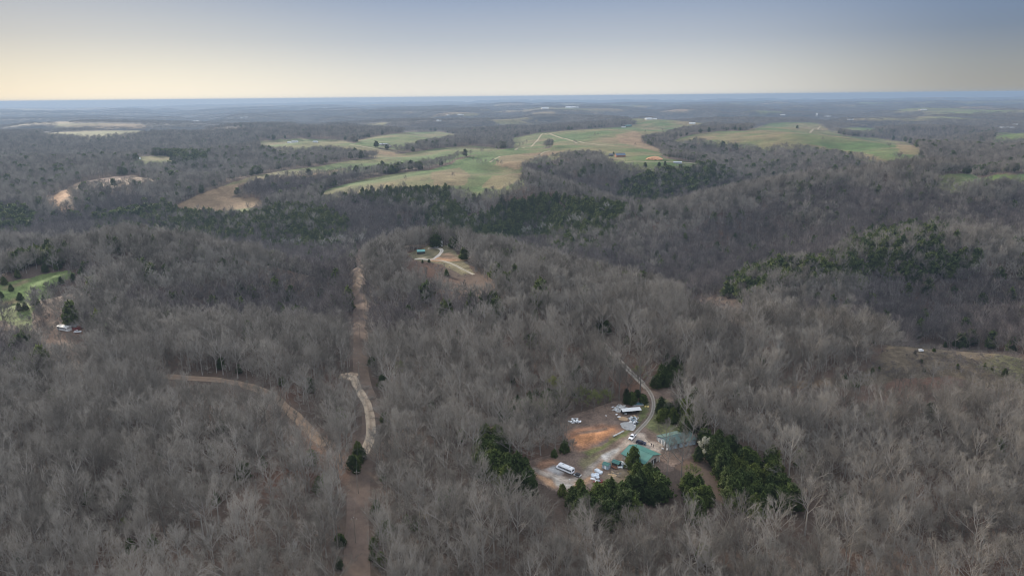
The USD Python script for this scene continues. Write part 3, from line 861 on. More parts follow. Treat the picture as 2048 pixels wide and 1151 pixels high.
def build_woods():
    # nearest ring: the largest three hundred as things of their own, the rest of it as one mass
    near = [stand(150, 480, 6.1, 71)]
    x, y, z, ever, rng, tall = near[0]
    bare = np.nonzero(~ever)[0]
    px, py, d = project(x, y, z + 12)
    inside = bare[(px[bare] > -60) & (px[bare] < 2108) & (py[bare] > 0) & (py[bare] < 1165)]
    order = inside[np.argsort(d[inside])]
    single = set(order[:300].tolist())
    rot = rng.uniform(0, 360, len(x))
    which = rng.integers(0, len(KINDS), len(x))
    sc = rng.uniform(.58, 1.14, len(x)) * (1 - .22 * sstep(.2, .7, _n2(x, y, 50, 63, 2))) * tall
    for i in sorted(single):
        where = ("wood left of the cleared power-line strip" if px[i] < 715 else "wood between the cleared strip and the yard" if px[i] < 1120 else "wood below the cedars of the yard" if px[i] < 1600 else "open wood right of the cedar clump")
        look = ("full-crowned tall", "narrow very tall", "broad-crowned shortish", "upright tall", "low round-crowned", "wide-spreading low-forked", "slender straight-trunked", "medium-sized even-crowned")[which[i]]
        KINDS[which[i]].put((x[i], y[i], z[i]), rot[i], sc[i], f"{look} leafless tree in the near {where}", "tree", f"{look} bare trees of the near {where}")
    rest = np.array([i for i in bare if i not in single])
    protos = [("bare_tree", [("trunk", k.args[0], M_BARK), ("crown", k.args[1], M_TWIG)]) for k in KINDS]
    scatter("near_forest", protos, np.stack([x, y, z], -1)[rest], which[rest], rot[rest], np.repeat(sc[rest, None], 3, 1))
    cedar = [(x[i], y[i], z[i], rng.uniform(.45, .9), rot[i]) for i in np.nonzero(ever)[0]]
    # young growth and brush under the near trees
    ux, uy, uz, _, urng, ut = stand(150, 620, 6.6, 79)
    k = ut == 1
    ux, uy, uz = ux[k], uy[k], uz[k]
    us = urng.uniform(.22, .46, len(ux))
    scatter("undergrowth", [("sapling", [("trunk", a, M_BARK), ("crown", c, M_TWIG)]) for a, c in MID[:4]], np.stack([ux, uy, uz], -1), urng.integers(0, 4, len(ux)), urng.uniform(0, 360, len(ux)), np.stack([us * 1.25, us * 1.25, us], -1))
    # middle distance
    parts = [stand(480, 1000, 5.9, 72), stand(1000, 1700, 6.9, 73)]
    X, Y, Z, E = (np.concatenate([p[k] for p in parts]) for k in range(4))
    n = len(X)
    rng = np.random.default_rng(5)
    red = sstep(2.2, -2.2, crest(X, Y) + 1.6 * _n2(X, Y, 160, 64, 3)) > rng.uniform(0, 1, n)  # slopes and hollows take the dark reddish twigs, relief shade put into colour
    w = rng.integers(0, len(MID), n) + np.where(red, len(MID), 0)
    s = np.concatenate([p[5] for p in parts]) * rng.uniform(.62, 1.02, n) * (1 + .10 * sstep(1000, 1300, np.hypot(X, Y)))
    b = ~E
    protos = [("bare_tree", [("trunk", a, M_BARK), ("crown", c, m)]) for m in (M_TWIG, M_TWIG_RED_SHADE) for a, c in MID]
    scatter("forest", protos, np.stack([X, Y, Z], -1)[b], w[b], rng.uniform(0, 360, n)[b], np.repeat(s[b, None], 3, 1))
    # far
    parts2 = [stand(1700, 2700, 9.5, 74), stand(2700, 4500, 13.5, 75)]
    X2, Y2, Z2, E2 = (np.concatenate([p[k] for p in parts2]) for k in range(4))
    n2 = len(X2)
    w2 = rng.integers(0, len(FAR), n2)
    s2 = rng.uniform(.75, 1.15, n2) * (1 + .25 * sstep(2500, 3000, np.hypot(X2, Y2)))
    b2 = ~E2
    protos = [("bare_tree", [("trunk", a, M_BARK), ("crown", c, M_TWIG)]) for a, c in FAR]
    scatter("far_forest", protos, np.stack([X2, Y2, Z2], -1)[b2], w2[b2], rng.uniform(0, 360, n2)[b2], np.stack([s2 * 1.15, s2 * 1.15, s2], -1)[b2])
    # evergreens of the middle and far distance
    ex, ey, ez = np.concatenate([X[E], X2[E2]]), np.concatenate([Y[E], Y2[E2]]), np.concatenate([Z[E], Z2[E2]])
    ne = len(ex)
    re = np.hypot(ex, ey)
    we = np.where(re < 1500, rng.integers(0, 3, ne), 3 + rng.integers(0, 2, ne))
    se = rng.uniform(.95, 1.5, ne)
    protos = [("evergreen_tree", [("trunk", a, M_BARK), ("crown", c, M_PINE)]) for a, c in CEDAR_MID + CEDAR_FAR]
    scatter("evergreen_forest", protos, np.stack([ex, ey, ez], -1), we, rng.uniform(0, 360, ne), np.repeat(se[:, None], 3, 1))
    # the woods of the far plateau, in clumps
    cl = []
    for k in range(3):
        tw = Twigs()
        r_ = np.random.default_rng(500 + k)
        for _ in range(16):
            o = r_.uniform(-20, 20, 2)
            v, f = FAR[r_.integers(0, 4)][1][:2]
            m = r_.uniform(0, 1, len(f)) < .35
            vv = v[f[m]].reshape(-1, 3) * np.array([1.5, 1.5, .95]) + np.array([o[0], o[1], 0])
            tw.v.append(vv), tw.f.append(np.arange(len(vv)).reshape(-1, 3) + tw.n)
            tw.n += len(vv)
        cl.append(tw.mesh())
    far = [stand(4500, 11000, 42, 76, thin=False), stand(11000, 19000, 78, 77, thin=False)]
    x, y, z = (np.concatenate([q[k] for q in far]) for k in range(3))
    big = np.where(np.hypot(x, y) > 11000, 1.75, 1.0)[:, None]
    rng = far[0][4]
    scatter("distant_forest", [("tree_clump", [("crown", c, M_TWIG)]) for c in cl], np.stack([x, y, z], -1), rng.integers(0, 3, len(x)), rng.uniform(0, 360, len(x)), np.hstack([big, big, .5 + .5 * big]) * rng.uniform(.8, 1.15, (len(x), 1)))
    print("trees", len(bare), n, n2, ne, len(x), "cedars near", len(cedar))
    return cedar


NEAR_CEDARS = build_woods()
# ---------------------------------------------------------------- cedars, budding trees, lone trees
WHERE = ("growing among bare trees of the near wood",)


def put_cedar(x, y, h, label, group, rng, cat="cedar tree"):
    k = rng.integers(0, len(CEDARS))
    H = (10, 11, 8.5, 9.5)[k]
    s = h / H
    return CEDARS[k].put((x, y, float(height(x, y))), rng.uniform(0, 360), (s * rng.uniform(.9, 1.1), s * rng.uniform(.9, 1.1), s), label, cat, group)


def build_cedars():
    rng = np.random.default_rng(90)
    n = 0
    for name, (pts, step, h) in CLUMPS.items():
        poly = CLUMP_POLY[name]
        x0, y0, x1, y1 = poly.bounds
        gx, gy = np.meshgrid(np.arange(x0, x1 + step, step), np.arange(y0, y1 + step, step))
        gx = gx.ravel() + rng.uniform(-.4, .4, gx.size) * step
        gy = gy.ravel() + rng.uniform(-.4, .4, gy.size) * step
        m = shapely.contains_xy(poly.buffer(.8), gx, gy)
        for x, y in zip(gx[m], gy[m]):
            put_cedar(x, y, h * rng.uniform(.7, 1.25), "dark green cedar in the clump " + name, "cedars " + name, rng)
            n += 1
    solo = [  # crown centre in pixels, height, label
        (1267, 916, 10.5, "single round dark cedar standing against the green roof of the house"), (1125, 958 + 22, 5.5, "small pointed cedar between the bus and the junk yard's cedar clump"),
        (893, 546, 6.5, "dark cedar below the pale track of the hilltop yard"), (858, 522, 3.2, "small dark cedar beside the hilltop drive"), (845, 523, 3, "small dark cedar left of the hilltop drive junction"),
        (1092, 600, 9, "dark cedar on the wooded ridge right of the field track"), (1065, 680, 10, "tall narrow cedar amid bare trees behind the junk yard wood"), (1200, 645, 11, "dark cedar beside the upper end of the driveway"),
        (1212, 655, 9, "second dark cedar at the upper end of the driveway"), (1152, 735, 8, "dark cedar left of the driveway among bare trees"), (885, 1000, 8, "round dark cedar right of the cleared strip"), (905, 985, 6, "smaller cedar behind the round one right of the cleared strip"),
        (525, 925, 7, "narrow green cedar in the wood left of the strip"), (432, 997, 6, "bright green cedar low in the wood left of the strip"), (372, 690, 10, "dark cedar in the wood right of the white trailer home"),
        (747, 1085, 5, "small green cedar on the right edge of the cleared strip, upper one"), (745, 1110, 4.2, "small green cedar on the right edge of the cleared strip, lower one"), (680, 1080, 5, "small green cedar on the left edge of the cleared strip, upper one"), (678, 1125, 5, "small green cedar on the left edge of the cleared strip, lower one"),
        (1745, 742, 4.0, "low spreading cedar bush at the left end of the right-hand clearing"), (1758, 738, 3, "small round cedar bush beside the low spreading one in the right-hand clearing"), (1700, 768, 4, "cedar bush below the right-hand clearing"), (1690, 755, 5, "narrow cedar at the lower left of the right-hand clearing"),
        (1716, 770, 3.5, "cedar bush right of the narrow one below the right-hand clearing"), (1830, 705, 2.4, "small cedar bush below the abandoned white truck"), (1842, 722, 2.4, "small cedar bush lower in the right-hand clearing"), (1848, 742, 2.4, "lowest small cedar bush of the right-hand clearing"), (1868, 700, 2.4, "small cedar bush at the top of the right-hand clearing"),
        (1970, 730, 2.6, "small cedar bush on the right part of the clearing"), (1985, 735, 3, "cedar bush right of the others on the clearing"), (1915, 733, 3.2, "cedar bush in the middle of the right-hand clearing"), (1890, 690, 6, "dark cedar on the upper edge of the right-hand clearing"), (2010, 745, 4.5, "thin cedar at the right border of the clearing"),
        (40, 594, 7.5, "large round cedar on the left meadow"), (22, 576, 7, "round cedar at the upper left of the left meadow"), (70, 584, 7, "round cedar right of the path on the left meadow"), (38, 615, 7, "cedar of the touching pair on the left meadow, left one"), (50, 613, 7, "cedar of the touching pair on the left meadow, right one"), (70, 603, 8, "cedar right of the lower path on the left meadow"),
        (86, 596, 5, "small cedar on the right border of the left meadow"), (105, 577, 8, "cedar at the right border of the left meadow"), (122, 562, 8, "cedar near the top right of the left meadow"), (146, 556, 8.5, "large cedar at the top right corner of the left meadow"), (2, 590, 6, "cedar at the left end of the left meadow"),
        (35, 548, 9, "dark cedar of the row behind the left meadow, first from the left"), (90, 537, 9, "dark cedar of the row behind the left meadow, above its middle"), (115, 531, 9, "dark cedar of the row behind the left meadow, right of its middle"), (150, 525, 9, "dark cedar of the row behind the left meadow, at its right end"), (8, 562, 8, "dark cedar of the row behind the left meadow, at its left end"),
    ]
    for px, py, h, label in solo:
        x, y, z = on_ground(px, py, h * .45)
        put_cedar(x, y, h, label, None, rng)
        n += 1
    extra = sorted(NEAR_CEDARS, key=lambda c: math.hypot(c[0], c[1]))
    keep = max(0, 296 - n)
    for x, y, z, s, rot in extra[:keep]:
        put_cedar(x, y, 10 * s, "dark cedar growing among the bare trees of the near woods", "cedars scattered through the near woods", rng)
    if extra[keep:]:
        e = np.array(extra[keep:])
        scatter("near_evergreens", [("evergreen_tree", [("trunk", k.args[0], M_BARK), ("crown", k.args[1], M_CEDAR)]) for k in CEDARS], e[:, :3], rng.integers(0, 4, len(e)), e[:, 4], np.repeat(e[:, 3:4], 3, 1))
    print("cedars", n, "others", len(extra))


build_cedars()


def haze_of_leaves(seed, H, mat, count, size):
    wood, crown = bare_tree(seed, H, 1.15, 0, .3)
    rng = np.random.default_rng(seed)
    tw = Twigs()
    tw.v, tw.f, tw.n = [crown[0]], [crown[1]], len(crown[0])
    c = crown[0][rng.integers(0, len(crown[0]), count)] + rng.normal(size=(count, 3)) * .2
    tw.tris(c, rng.uniform(.6, 1.3, count) * size, rng, .2)
    return wood, tw.mesh(), M_BARK, mat


BUD = Kind("budding_tree", *haze_of_leaves(611, 12, M_BUD, 1500, .32))
BLOSSOM = Kind("blossoming_tree", *haze_of_leaves(612, 9, M_BLOSSOM, 1700, .30))
OAK = Kind("pasture_tree", *bare_tree(613, 13, 1.5, 0, .25, 1.5), M_BARK, M_TWIG)
SYC = Kind("sycamore_tree", *bare_tree(614, 22, 1.1, 1, .3, 1.2), M_PALE, M_PALE)
SNAG = Kind("dead_tree", *bare_tree(615, 12, .8, 2, .5, .6), M_PALE, M_PALE)


def lone_trees():
    rng = np.random.default_rng(91)
    for px, py, s, what in [(1110, 778, 1.0, "behind the junk yard"), (1165, 800, .9, "at the back edge of the junk yard"), (1188, 808, .9, "right of another at the back of the junk yard"), (1128, 792, .7, "between darker cedars behind the junk yard"), (800, 745, .9, "right of the gravel pad, in the wood"),
                            (1385, 958, .8, "in front of the dense cedar clump"), (1277, 752, .8, "at the bend of the driveway"), (250, 1055, .5, "low in the near left wood"), (1210, 800, .8, "nearest to the grey pile behind the shed")]:
        x, y, z = on_ground(px, py, 5 * s)
        BUD.put((x, y, z), rng.uniform(0, 360), s, "small tree in pale yellow-green bud " + what, "tree")
    x, y, z = on_ground(1410, 897, 4)
    BLOSSOM.put((x, y, z), 20, 1.0, "small tree in white blossom beside the far outbuilding", "tree")
    big = [(1362, 962, 1.05, 1, "bare tree with a dark trunk right of the green-roofed house"), (1333, 950, .8, 3, "slim bare tree at the corner of the green-roofed house"), (1352, 778, .62, 5, "small spreading bare tree in the grass right of the driveway"), (1330, 895, .7, 0, "bare tree before the slatted end of the far outbuilding"), (1398, 860, .9, 2, "bare tree behind the far outbuilding")]
    for px, py, s, k, lab in big:
        x, y, z = on_ground(px, py)
        KINDS[k].put((x, y, z), rng.uniform(0, 360), s, lab, "tree")
    for i, (px, py, s) in enumerate([(962, 330, 1), (972, 329, .9), (986, 330, 1.1), (995, 331, 1), (1003, 332, .9), (956, 326, .9), (947, 322, .8), (895, 333, .7), (811, 363, .9), (906, 357, .9), (1040, 294, 1), (1046, 292, 1), (1053, 288, 1.1), (1148, 288, 1), (1152, 288, .9), (1190, 273, 1), (1196, 272, .8),
                                     (1270, 293, .8), (1290, 268, 1), (1325, 264, .9), (1485, 262, 1), (1500, 262, .9), (1508, 263, .8), (1778, 296, 1), (1774, 293, .8), (1645, 282, .9), (1595, 261, 1), (700, 300, .8), (848, 286, .7), (870, 284, .7), (930, 322, .8), (1372, 252, .9), (1405, 257, .9)]):
        x, y, z = on_ground(px, py)
        OAK.put((x, y, z), rng.uniform(0, 360), s * 1.1, "lone bare tree standing out on the open pasture", "tree", "lone bare trees on the pastures")
    for px, py, s in [(666, 492, 1), (680, 491, 1.15), (692, 490, 1), (650, 493, .9), (600, 491, .9), (585, 492, .85), (570, 491, .9), (723, 488, 1.1), (1048, 470, 1), (1060, 468, 1), (1084, 466, 1.15), (1102, 462, .9), (1140, 452, 1), (1150, 448, 1.1), (1160, 447, .9), (1215, 425, 1.1), (150, 470, .8), (540, 492, .8)]:
        x, y, z = on_ground(px, py, 8)
        SYC.put((x, y, z), rng.uniform(0, 360), s, "pale white-limbed bare tree on the creek bottom", "tree", "white-limbed trees along the creek")
    for px, py, s, lab in [(1530, 1135, 1, "bleached dead trunk below the right cedar clump"), (1672, 1128, .8, "broken bleached tree with two bare prongs near the lower right"), (590, 1140, .9, "bleached dead tree near the lower edge left of the strip")]:
        x, y, z = on_ground(px, py)
        SNAG.put((x, y, z), rng.uniform(0, 360), s, lab, "tree")
    for px, py, s, lab in [(1594, 257, 1.5, "dark round evergreen grove tree on the right pasture"), (835, 288, 1.2, "dark evergreen in the hollow of the middle pasture"), (895, 280, 1, "dark evergreen on the edge of the middle pasture"), (1318, 333, 1, "pointed evergreen on the strip below the farmhouse, left of a pair"), (1330, 332, 1.1, "pointed evergreen on the strip below the farmhouse, right of a pair"),
                           (1290, 334, 1.1, "pointed evergreen on the grass below the farmhouse"), (1227, 310, .9, "pointed evergreen beside the dark-roofed farmhouse"), (1946, 347, 1.3, "dark evergreen at the back of the bright green field")]:
        x, y, z = on_ground(px, py)
        put_cedar(x, y, 10 * s, lab, None, rng, "evergreen tree")
    x, y, z = on_ground(872, 495)
    put_cedar(x, y, 14, "tall green spruce hiding the white hilltop house", None, rng, "evergreen tree")


lone_trees()


# ---------------------------------------------------------------- roads, yard
def ribbon(name, line, half, shade, lift=.10, across=7, rag=.35):
    line = np.asarray(line)
    t = np.gradient(line, axis=0)
    t /= np.linalg.norm(t, axis=1, keepdims=True)
    nrm = np.stack([t[:, 1], -t[:, 0]], -1)
    u = np.linspace(-1, 1, across)
    w = half * (1 + rag * _n2(line[:, 0], line[:, 1], 9, 71, 2))[:, None]
    x, y = line[:, 0, None] + nrm[:, 0, None] * u * w, line[:, 1, None] + nrm[:, 1, None] * u * w
    z = height(x, y) + lift + .05 * (1 - u ** 2)
    z[:, 0] -= lift + .15
    z[:, -1] -= lift + .15
    n, m = x.shape
    i, j = np.meshgrid(np.arange(n - 1), np.arange(m - 1), indexing="ij")
    q = np.stack([i * m + j, i * m + j + 1, (i + 1) * m + j + 1, (i + 1) * m + j], -1).reshape(-1, 4)[:, ::-1]
    f = np.vstack([q[:, [0, 1, 2]], q[:, [0, 2, 3]]])
    v = np.stack([x, y, z], -1).reshape(-1, 3)
    fn = np.cross(v[f[0, 1]] - v[f[0, 0]], v[f[0, 2]] - v[f[0, 0]])
    if fn[2] < 0:
        f = f[:, ::-1]
    mm = usdkit.mesh(stage, "/World/" + name, (v, f), M_ROAD, smooth=True)
    k = shade(np.broadcast_to(u, x.shape).ravel(), x.ravel(), y.ravel())
    tint(mm, np.clip(k, .01, .8))
    mark(mm, kind="structure")


def ruts(track, mid, side, depth=.55):
    track, mid, side = map(np.array, (track, mid, side))

    def shade(u, x, y):
        a = np.abs(u)
        k = np.where((a > .2) & (a < .8), 1.0, 0.0)[:, None]
        e = (a > .8)[:, None]
        wob = np.clip(.5 + 1.2 * _n2(x, y, 11, 73, 3), 0, 1)[:, None]
        base = np.where(e, side, mid)
        return base * (1 - k * (1 - .35 * wob)) + track * k * (1 - .35 * wob)
    return shade


LITTER, DRY, GREEN, GRAVEL, CLAY = (.13, .088, .066), (.17, .125, .085), (.105, .125, .050), (.34, .305, .265), (.40, .20, .095)
ribbon("gravel_road", ROAD_XY["gravel_road"], 3.5, ruts((.47, .375, .275), (.31, .235, .17), (.17, .125, .09)), rag=.10)
ribbon("dirt_track", ROAD_XY["dirt_track"], 3.6, ruts((.25, .18, .125), (.21, .145, .105), (.145, .10, .075)))
ribbon("driveway", ROAD_XY["driveway"], 2.2, ruts((.34, .305, .265), (.20, .175, .14), (.17, .15, .10)), rag=.12)
ribbon("hilltop_drive", ROAD_XY["hilltop_drive"], 2.6, ruts((.55, .50, .44), (.42, .36, .29), (.30, .22, .15)))
ribbon("field_track", ROAD_XY["field_track"], 1.8, ruts((.45, .41, .35), (.16, .15, .085), (.16, .15, .085)))
ribbon("bend_track", ROAD_XY["bend_track"], 3.0, ruts((.34, .22, .16), (.26, .17, .12), (.2, .14, .1)))
ribbon("cleared_strip", CUT[2:], 5.4, lambda u, x, y: np.array((.140, .102, .081)) * (1 + .5 * np.clip(_n2(x, y, 14, 74, 3), -.7, .7))[:, None] + np.array((.05, .035, .012)) * np.clip(_n2(x, y, 40, 75, 2), 0, 1)[:, None], .06, 11, .12)
_pad = clump_poly([(672, 757), (676, 746), (700, 743), (730, 744), (732, 756), (722, 764), (695, 762)], 0)


def sheet(name, poly, step, color, lift=.12, rag=2.0):
    """A patch of bare ground laid on the terrain, with its own colours."""
    x0, y0, x1, y1 = poly.bounds
    gx, gy = np.meshgrid(np.arange(x0 - step, x1 + 2 * step, step), np.arange(y0 - step, y1 + 2 * step, step), indexing="ij")
    n, m = gx.shape
    jx, jy = gx + rag * _n2(gx, gy, 8, 81, 3), gy + rag * _n2(gx, gy, 8, 82, 3)
    inside = shapely.contains_xy(poly, jx, jy)
    edge = inside & ~(np.roll(inside, 1, 0) & np.roll(inside, -1, 0) & np.roll(inside, 1, 1) & np.roll(inside, -1, 1))
    z = height(gx, gy) + np.where(edge, -.05, lift)
    i, j = np.meshgrid(np.arange(n - 1), np.arange(m - 1), indexing="ij")
    q = np.stack([i * m + j, (i + 1) * m + j, (i + 1) * m + j + 1, i * m + j + 1], -1).reshape(-1, 4)
    q = q[inside.ravel()[q].all(1)]
    used, inv = np.unique(q, return_inverse=True)
    q = inv.reshape(-1, 4)
    f = np.vstack([q[:, [0, 1, 2]], q[:, [0, 2, 3]]])
    X, Y, Z = gx.ravel()[used], gy.ravel()[used], z.ravel()[used]
    c, dz = color(X, Y)
    mm = usdkit.mesh(stage, "/World/" + name, (np.stack([X, Y, Z + dz], -1), f), M_YARD, smooth=True)
    tint(mm, np.clip(c, .01, .8))
    mark(mm, kind="structure")


def painted(base, zones, rag=1.6):
    """Colours of bare ground by zone (pixel outlines), with ragged borders."""
    polys = [(world_poly(p), np.array(c), soft, dz) for p, c, soft, dz in zones]

    def color(x, y):
        out = np.tile(np.array(base), (len(x), 1)) * (1 + .35 * _n2(x, y, 5, 83, 3))[:, None]
        lift = np.zeros(len(x))
        jx, jy = x + rag * _n2(x, y, 6, 84, 3), y + rag * _n2(x, y, 6, 85, 3)
        for p, c, soft, dz in polys:
            pts = shapely.points(jx, jy)
            d = np.where(shapely.contains_xy(p, jx, jy), 1, -1) * shapely.distance(p.exterior, pts)
            k = sstep(-soft, soft, d + soft * .8 * _n2(x, y, 3.2, 86, 3))[:, None]
            out = out * (1 - k) + c * (1 + .3 * _n2(x, y, 2.2, 87, 3))[:, None] * k
            lift += dz * sstep(0, 2.5, d)
        return out, lift
    return color


sheet("gravel_pad", _pad, 1.2, painted((.48, .36, .25), []), .08, .7)
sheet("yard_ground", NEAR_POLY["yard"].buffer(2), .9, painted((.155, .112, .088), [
    ([(1175, 912), (1215, 892), (1250, 872), (1268, 858), (1290, 835), (1300, 810), (1290, 800), (1278, 825), (1275, 845), (1250, 862), (1215, 880), (1165, 905)], (.115, .125, .048), 1.5, 0),
    ([(1312, 800), (1335, 800), (1345, 840), (1360, 860), (1330, 872), (1300, 862), (1290, 855), (1305, 835)], (.125, .128, .058), 1.5, 0),
    ([(1155, 930), (1165, 915), (1205, 905), (1225, 900), (1190, 922), (1170, 940)], (.175, .150, .085), 1.5, 0),
    ([(1262, 868), (1286, 866), (1302, 880), (1330, 888), (1322, 905), (1296, 898), (1262, 888), (1236, 905), (1215, 925), (1190, 948), (1168, 962), (1140, 970), (1110, 962), (1066, 944), (1066, 936), (1090, 942), (1135, 958), (1160, 955), (1182, 930), (1212, 906), (1240, 888)], (.34, .285, .235), 1.2, 0),
    ([(1205, 912), (1222, 900), (1238, 894), (1225, 908), (1208, 922)], (.42, .40, .37), 1.0, 0),
    ([(1188, 948), (1192, 930), (1206, 918), (1205, 930), (1192, 955), (1165, 970), (1145, 975), (1150, 965)], (.40, .245, .15), 1.2, 0),
    ([(1142, 893), (1130, 868), (1150, 858), (1190, 853), (1238, 851), (1243, 860), (1228, 873), (1190, 892), (1162, 902)], (.27, .145, .09), 3.0, .1), ([(1152, 890), (1148, 874), (1168, 867), (1195, 863), (1230, 858), (1234, 864), (1212, 873), (1185, 886), (1168, 893)], (.42, .205, .10), 2.2, .2), ([(1150, 868), (1175, 861), (1215, 856), (1218, 860), (1180, 867)], (.17, .115, .085), 1.2, .2),
    ([(1186, 894), (1200, 886), (1216, 877), (1218, 880), (1202, 891)], (.14, .105, .095), .8, .1),  # dark streak: shading of a hollow in the clay, painted as colour
    ([(1066, 932), (1085, 920), (1110, 914), (1135, 938), (1120, 950), (1088, 942)], (.20, .115, .075), 1.5, 0),
    ([(1088, 938), (1110, 930), (1130, 944), (1118, 952)], (.33, .32, .31), 1.5, 0),
    ([(1066, 946), (1100, 962), (1125, 972), (1110, 978), (1075, 958)], (.44, .27, .16), 1.0, 0),
    ([(1100, 952), (1128, 966), (1150, 968), (1140, 978), (1118, 974)], (.42, .38, .33), 1.0, 0),
    ([(1205, 955), (1225, 942), (1262, 938), (1280, 945), (1250, 962), (1215, 968)], (.215, .165, .11), 1.5, 0)]), .14)
sheet("hilltop_yard", NEAR_POLY["hilltop yard"].buffer(2), 1.6, painted((.15, .13, .075), [
    ([(857, 522), (868, 516), (895, 512), (922, 521), (900, 523), (875, 523)], (.40, .23, .13), 2, 0), ([(835, 515), (850, 514), (853, 517), (836, 519)], (.36, .30, .2), 1, 0),
    ([(882, 508), (900, 505), (922, 520), (885, 516)], (.23, .155, .10), 3, 0)]), .10)
sheet("left_meadow", NEAR_POLY["left meadow"].buffer(2), 2.0, painted((.115, .145, .050), [
    ([(0, 606), (30, 598), (40, 604), (0, 612)], (.22, .165, .09), 3, 0), ([(8, 575), (50, 560), (60, 562), (10, 580)], (.19, .15, .085), 3, 0), ([(52, 590), (58, 572), (110, 550), (135, 545), (137, 548), (112, 555), (66, 577), (60, 600), (58, 620), (52, 620)], (.22, .25, .10), 1, 0)]), .08)
sheet("right_clearing", NEAR_POLY["right clearing"].buffer(2), 2.0, painted((.115, .090, .062), [
    ([(1960, 735), (2040, 715), (2100, 725), (2100, 780), (2020, 760)], (.12, .112, .06), 5, 0), ([(1560, 775), (1600, 760), (1680, 760), (1650, 775)], (.17, .115, .075), 4, 0), ([(1900, 700), (1990, 700), (2080, 718), (1980, 716)], (.15, .108, .07), 3, 0)]), .08)
sheet("far_clearing", NEAR_POLY["cleared strip on the far slope"].buffer(4), 4.0, painted((.21, .15, .10), [([(103, 416), (96, 406), (135, 378), (140, 392), (118, 406), (150, 420), (128, 424)], (.40, .245, .14), 4, 0), ([(160, 364), (220, 355), (270, 351), (225, 363), (165, 372)], (.33, .24, .18), 4, 0)], 4), .25, 3.5)

for _name, _line, _h in (("farm_track", [(1085, 267), (1110, 272), (1140, 280), (1155, 287)], 5), ("farm_track", [(1158, 283), (1180, 287), (1205, 290), (1230, 291)], 5), ("farm_track", [(1030, 300), (1070, 286), (1085, 268)], 4), ("farm_track", [(1070, 315), (1085, 305), (1100, 302)], 3),
                       ("farm_track", [(980, 325), (990, 318), (1000, 313)], 3), ("farm_track", [(1620, 266), (1635, 258), (1640, 253)], 5), ("farm_track", [(1215, 316), (1230, 318), (1250, 319)], 3), ("farm_track", [(1240, 324), (1280, 323), (1330, 325), (1390, 327)], 3), ("farm_track", [(700, 290), (740, 296), (800, 306)], 4)):
    ribbon(numbered(_name, "")[1:], smooth_line(world_line(_line), 12), _h, lambda u, x, y: np.tile(np.array((.30, .25, .17)), (len(u), 1)), .35, 5)


def scrub(name, poly, step, seed, s0, s1, keep):
    rng = np.random.default_rng(seed)
    x0, y0, x1, y1 = poly.bounds
    gx, gy = np.meshgrid(np.arange(x0, x1, step), np.arange(y0, y1, step))
    x, y = gx.ravel() + rng.uniform(-.5, .5, gx.size) * step, gy.ravel() + rng.uniform(-.5, .5, gx.size) * step
    m = shapely.contains_xy(poly, x, y) & (_n2(x, y, 22, 95, 2) > keep)
    x, y = x[m], y[m]
    s = rng.uniform(s0, s1, len(x))
    scatter(name, [("sapling", [("trunk", a, M_BARK), ("crown", c, M_TWIG_RED_SHADE)]) for a, c in MID[:3]], np.stack([x, y, height(x, y)], -1), rng.integers(0, 3, len(x)), rng.uniform(0, 360, len(x)), np.stack([s * 1.6, s * 1.6, s], -1))


scrub("clearing_scrub", NEAR_POLY["right clearing"], 3.4, 96, .06, .22, -.12)
scrub("yard_brush", NEAR_POLY["hilltop yard"].buffer(14).difference(NEAR_POLY["hilltop yard"].buffer(1)), 4.5, 97, .08, .25, -.1)
# ---------------------------------------------------------------- buildings, vehicles, people, yard things
class Mb:
    """Collects simple solids into one mesh."""
    def __init__(self):
        self.m = []

    def box(self, x0, x1, y0, y1, z0, z1, rot=None):
        b = trimesh.creation.box((x1 - x0, y1 - y0, z1 - z0))
        b.apply_translation(((x0 + x1) / 2, (y0 + y1) / 2, (z0 + z1) / 2))
        self.m.append(b)
        return b

    def prism(self, profile, y0, y1, axis="y"):
        """A side outline (x, z) carried from y0 to y1 (axis y), or (y, z) along x."""
        p = trimesh.creation.extrude_polygon(Polygon(profile), y1 - y0, engine="earcut")
        v = p.vertices.copy()
        p.vertices = np.stack([v[:, 0], y0 + v[:, 2], v[:, 1]], -1) if axis == "y" else np.stack([y0 + v[:, 2], v[:, 0], v[:, 1]], -1)
        trimesh.repair.fix_normals(p)
        self.m.append(p)

    def cyl(self, r, h, loc, axis="z", n=16):
        c = trimesh.creation.cylinder(r, h, sections=n)
        if axis == "y":
            c.apply_transform(trimesh.transformations.rotation_matrix(math.pi / 2, (1, 0, 0)))
        if axis == "x":
            c.apply_transform(trimesh.transformations.rotation_matrix(math.pi / 2, (0, 1, 0)))
        c.apply_translation(loc)
        self.m.append(c)

    def hull(self, pts):
        self.m.append(trimesh.convex.convex_hull(np.asarray(pts, float)))

    def mesh(self):
        return trimesh.util.concatenate(self.m)


def thing(name, label, cat, loc, rotz=0.0, group=None):
    x = UsdGeom.Xform.Define(stage, numbered(name))
    place(x, loc, rotz)
    mark(x, label, cat, group)
    return str(x.GetPath())


def part(parent, name, mb, mat, label=None, smooth=False):
    m = usdkit.mesh(stage, numbered(name, parent), mb.mesh() if isinstance(mb, Mb) else mb, mat, smooth=smooth)
    mark(m, label)
    return str(m.GetPath())


def boxpart(parent, name, dims, mat, label=None):
    b = Mb()
    b.box(*dims)
    return part(parent, name, b, mat, label)


def bearing(p, q):
    return math.degrees(math.atan2(q[1] - p[1], q[0] - p[0]))


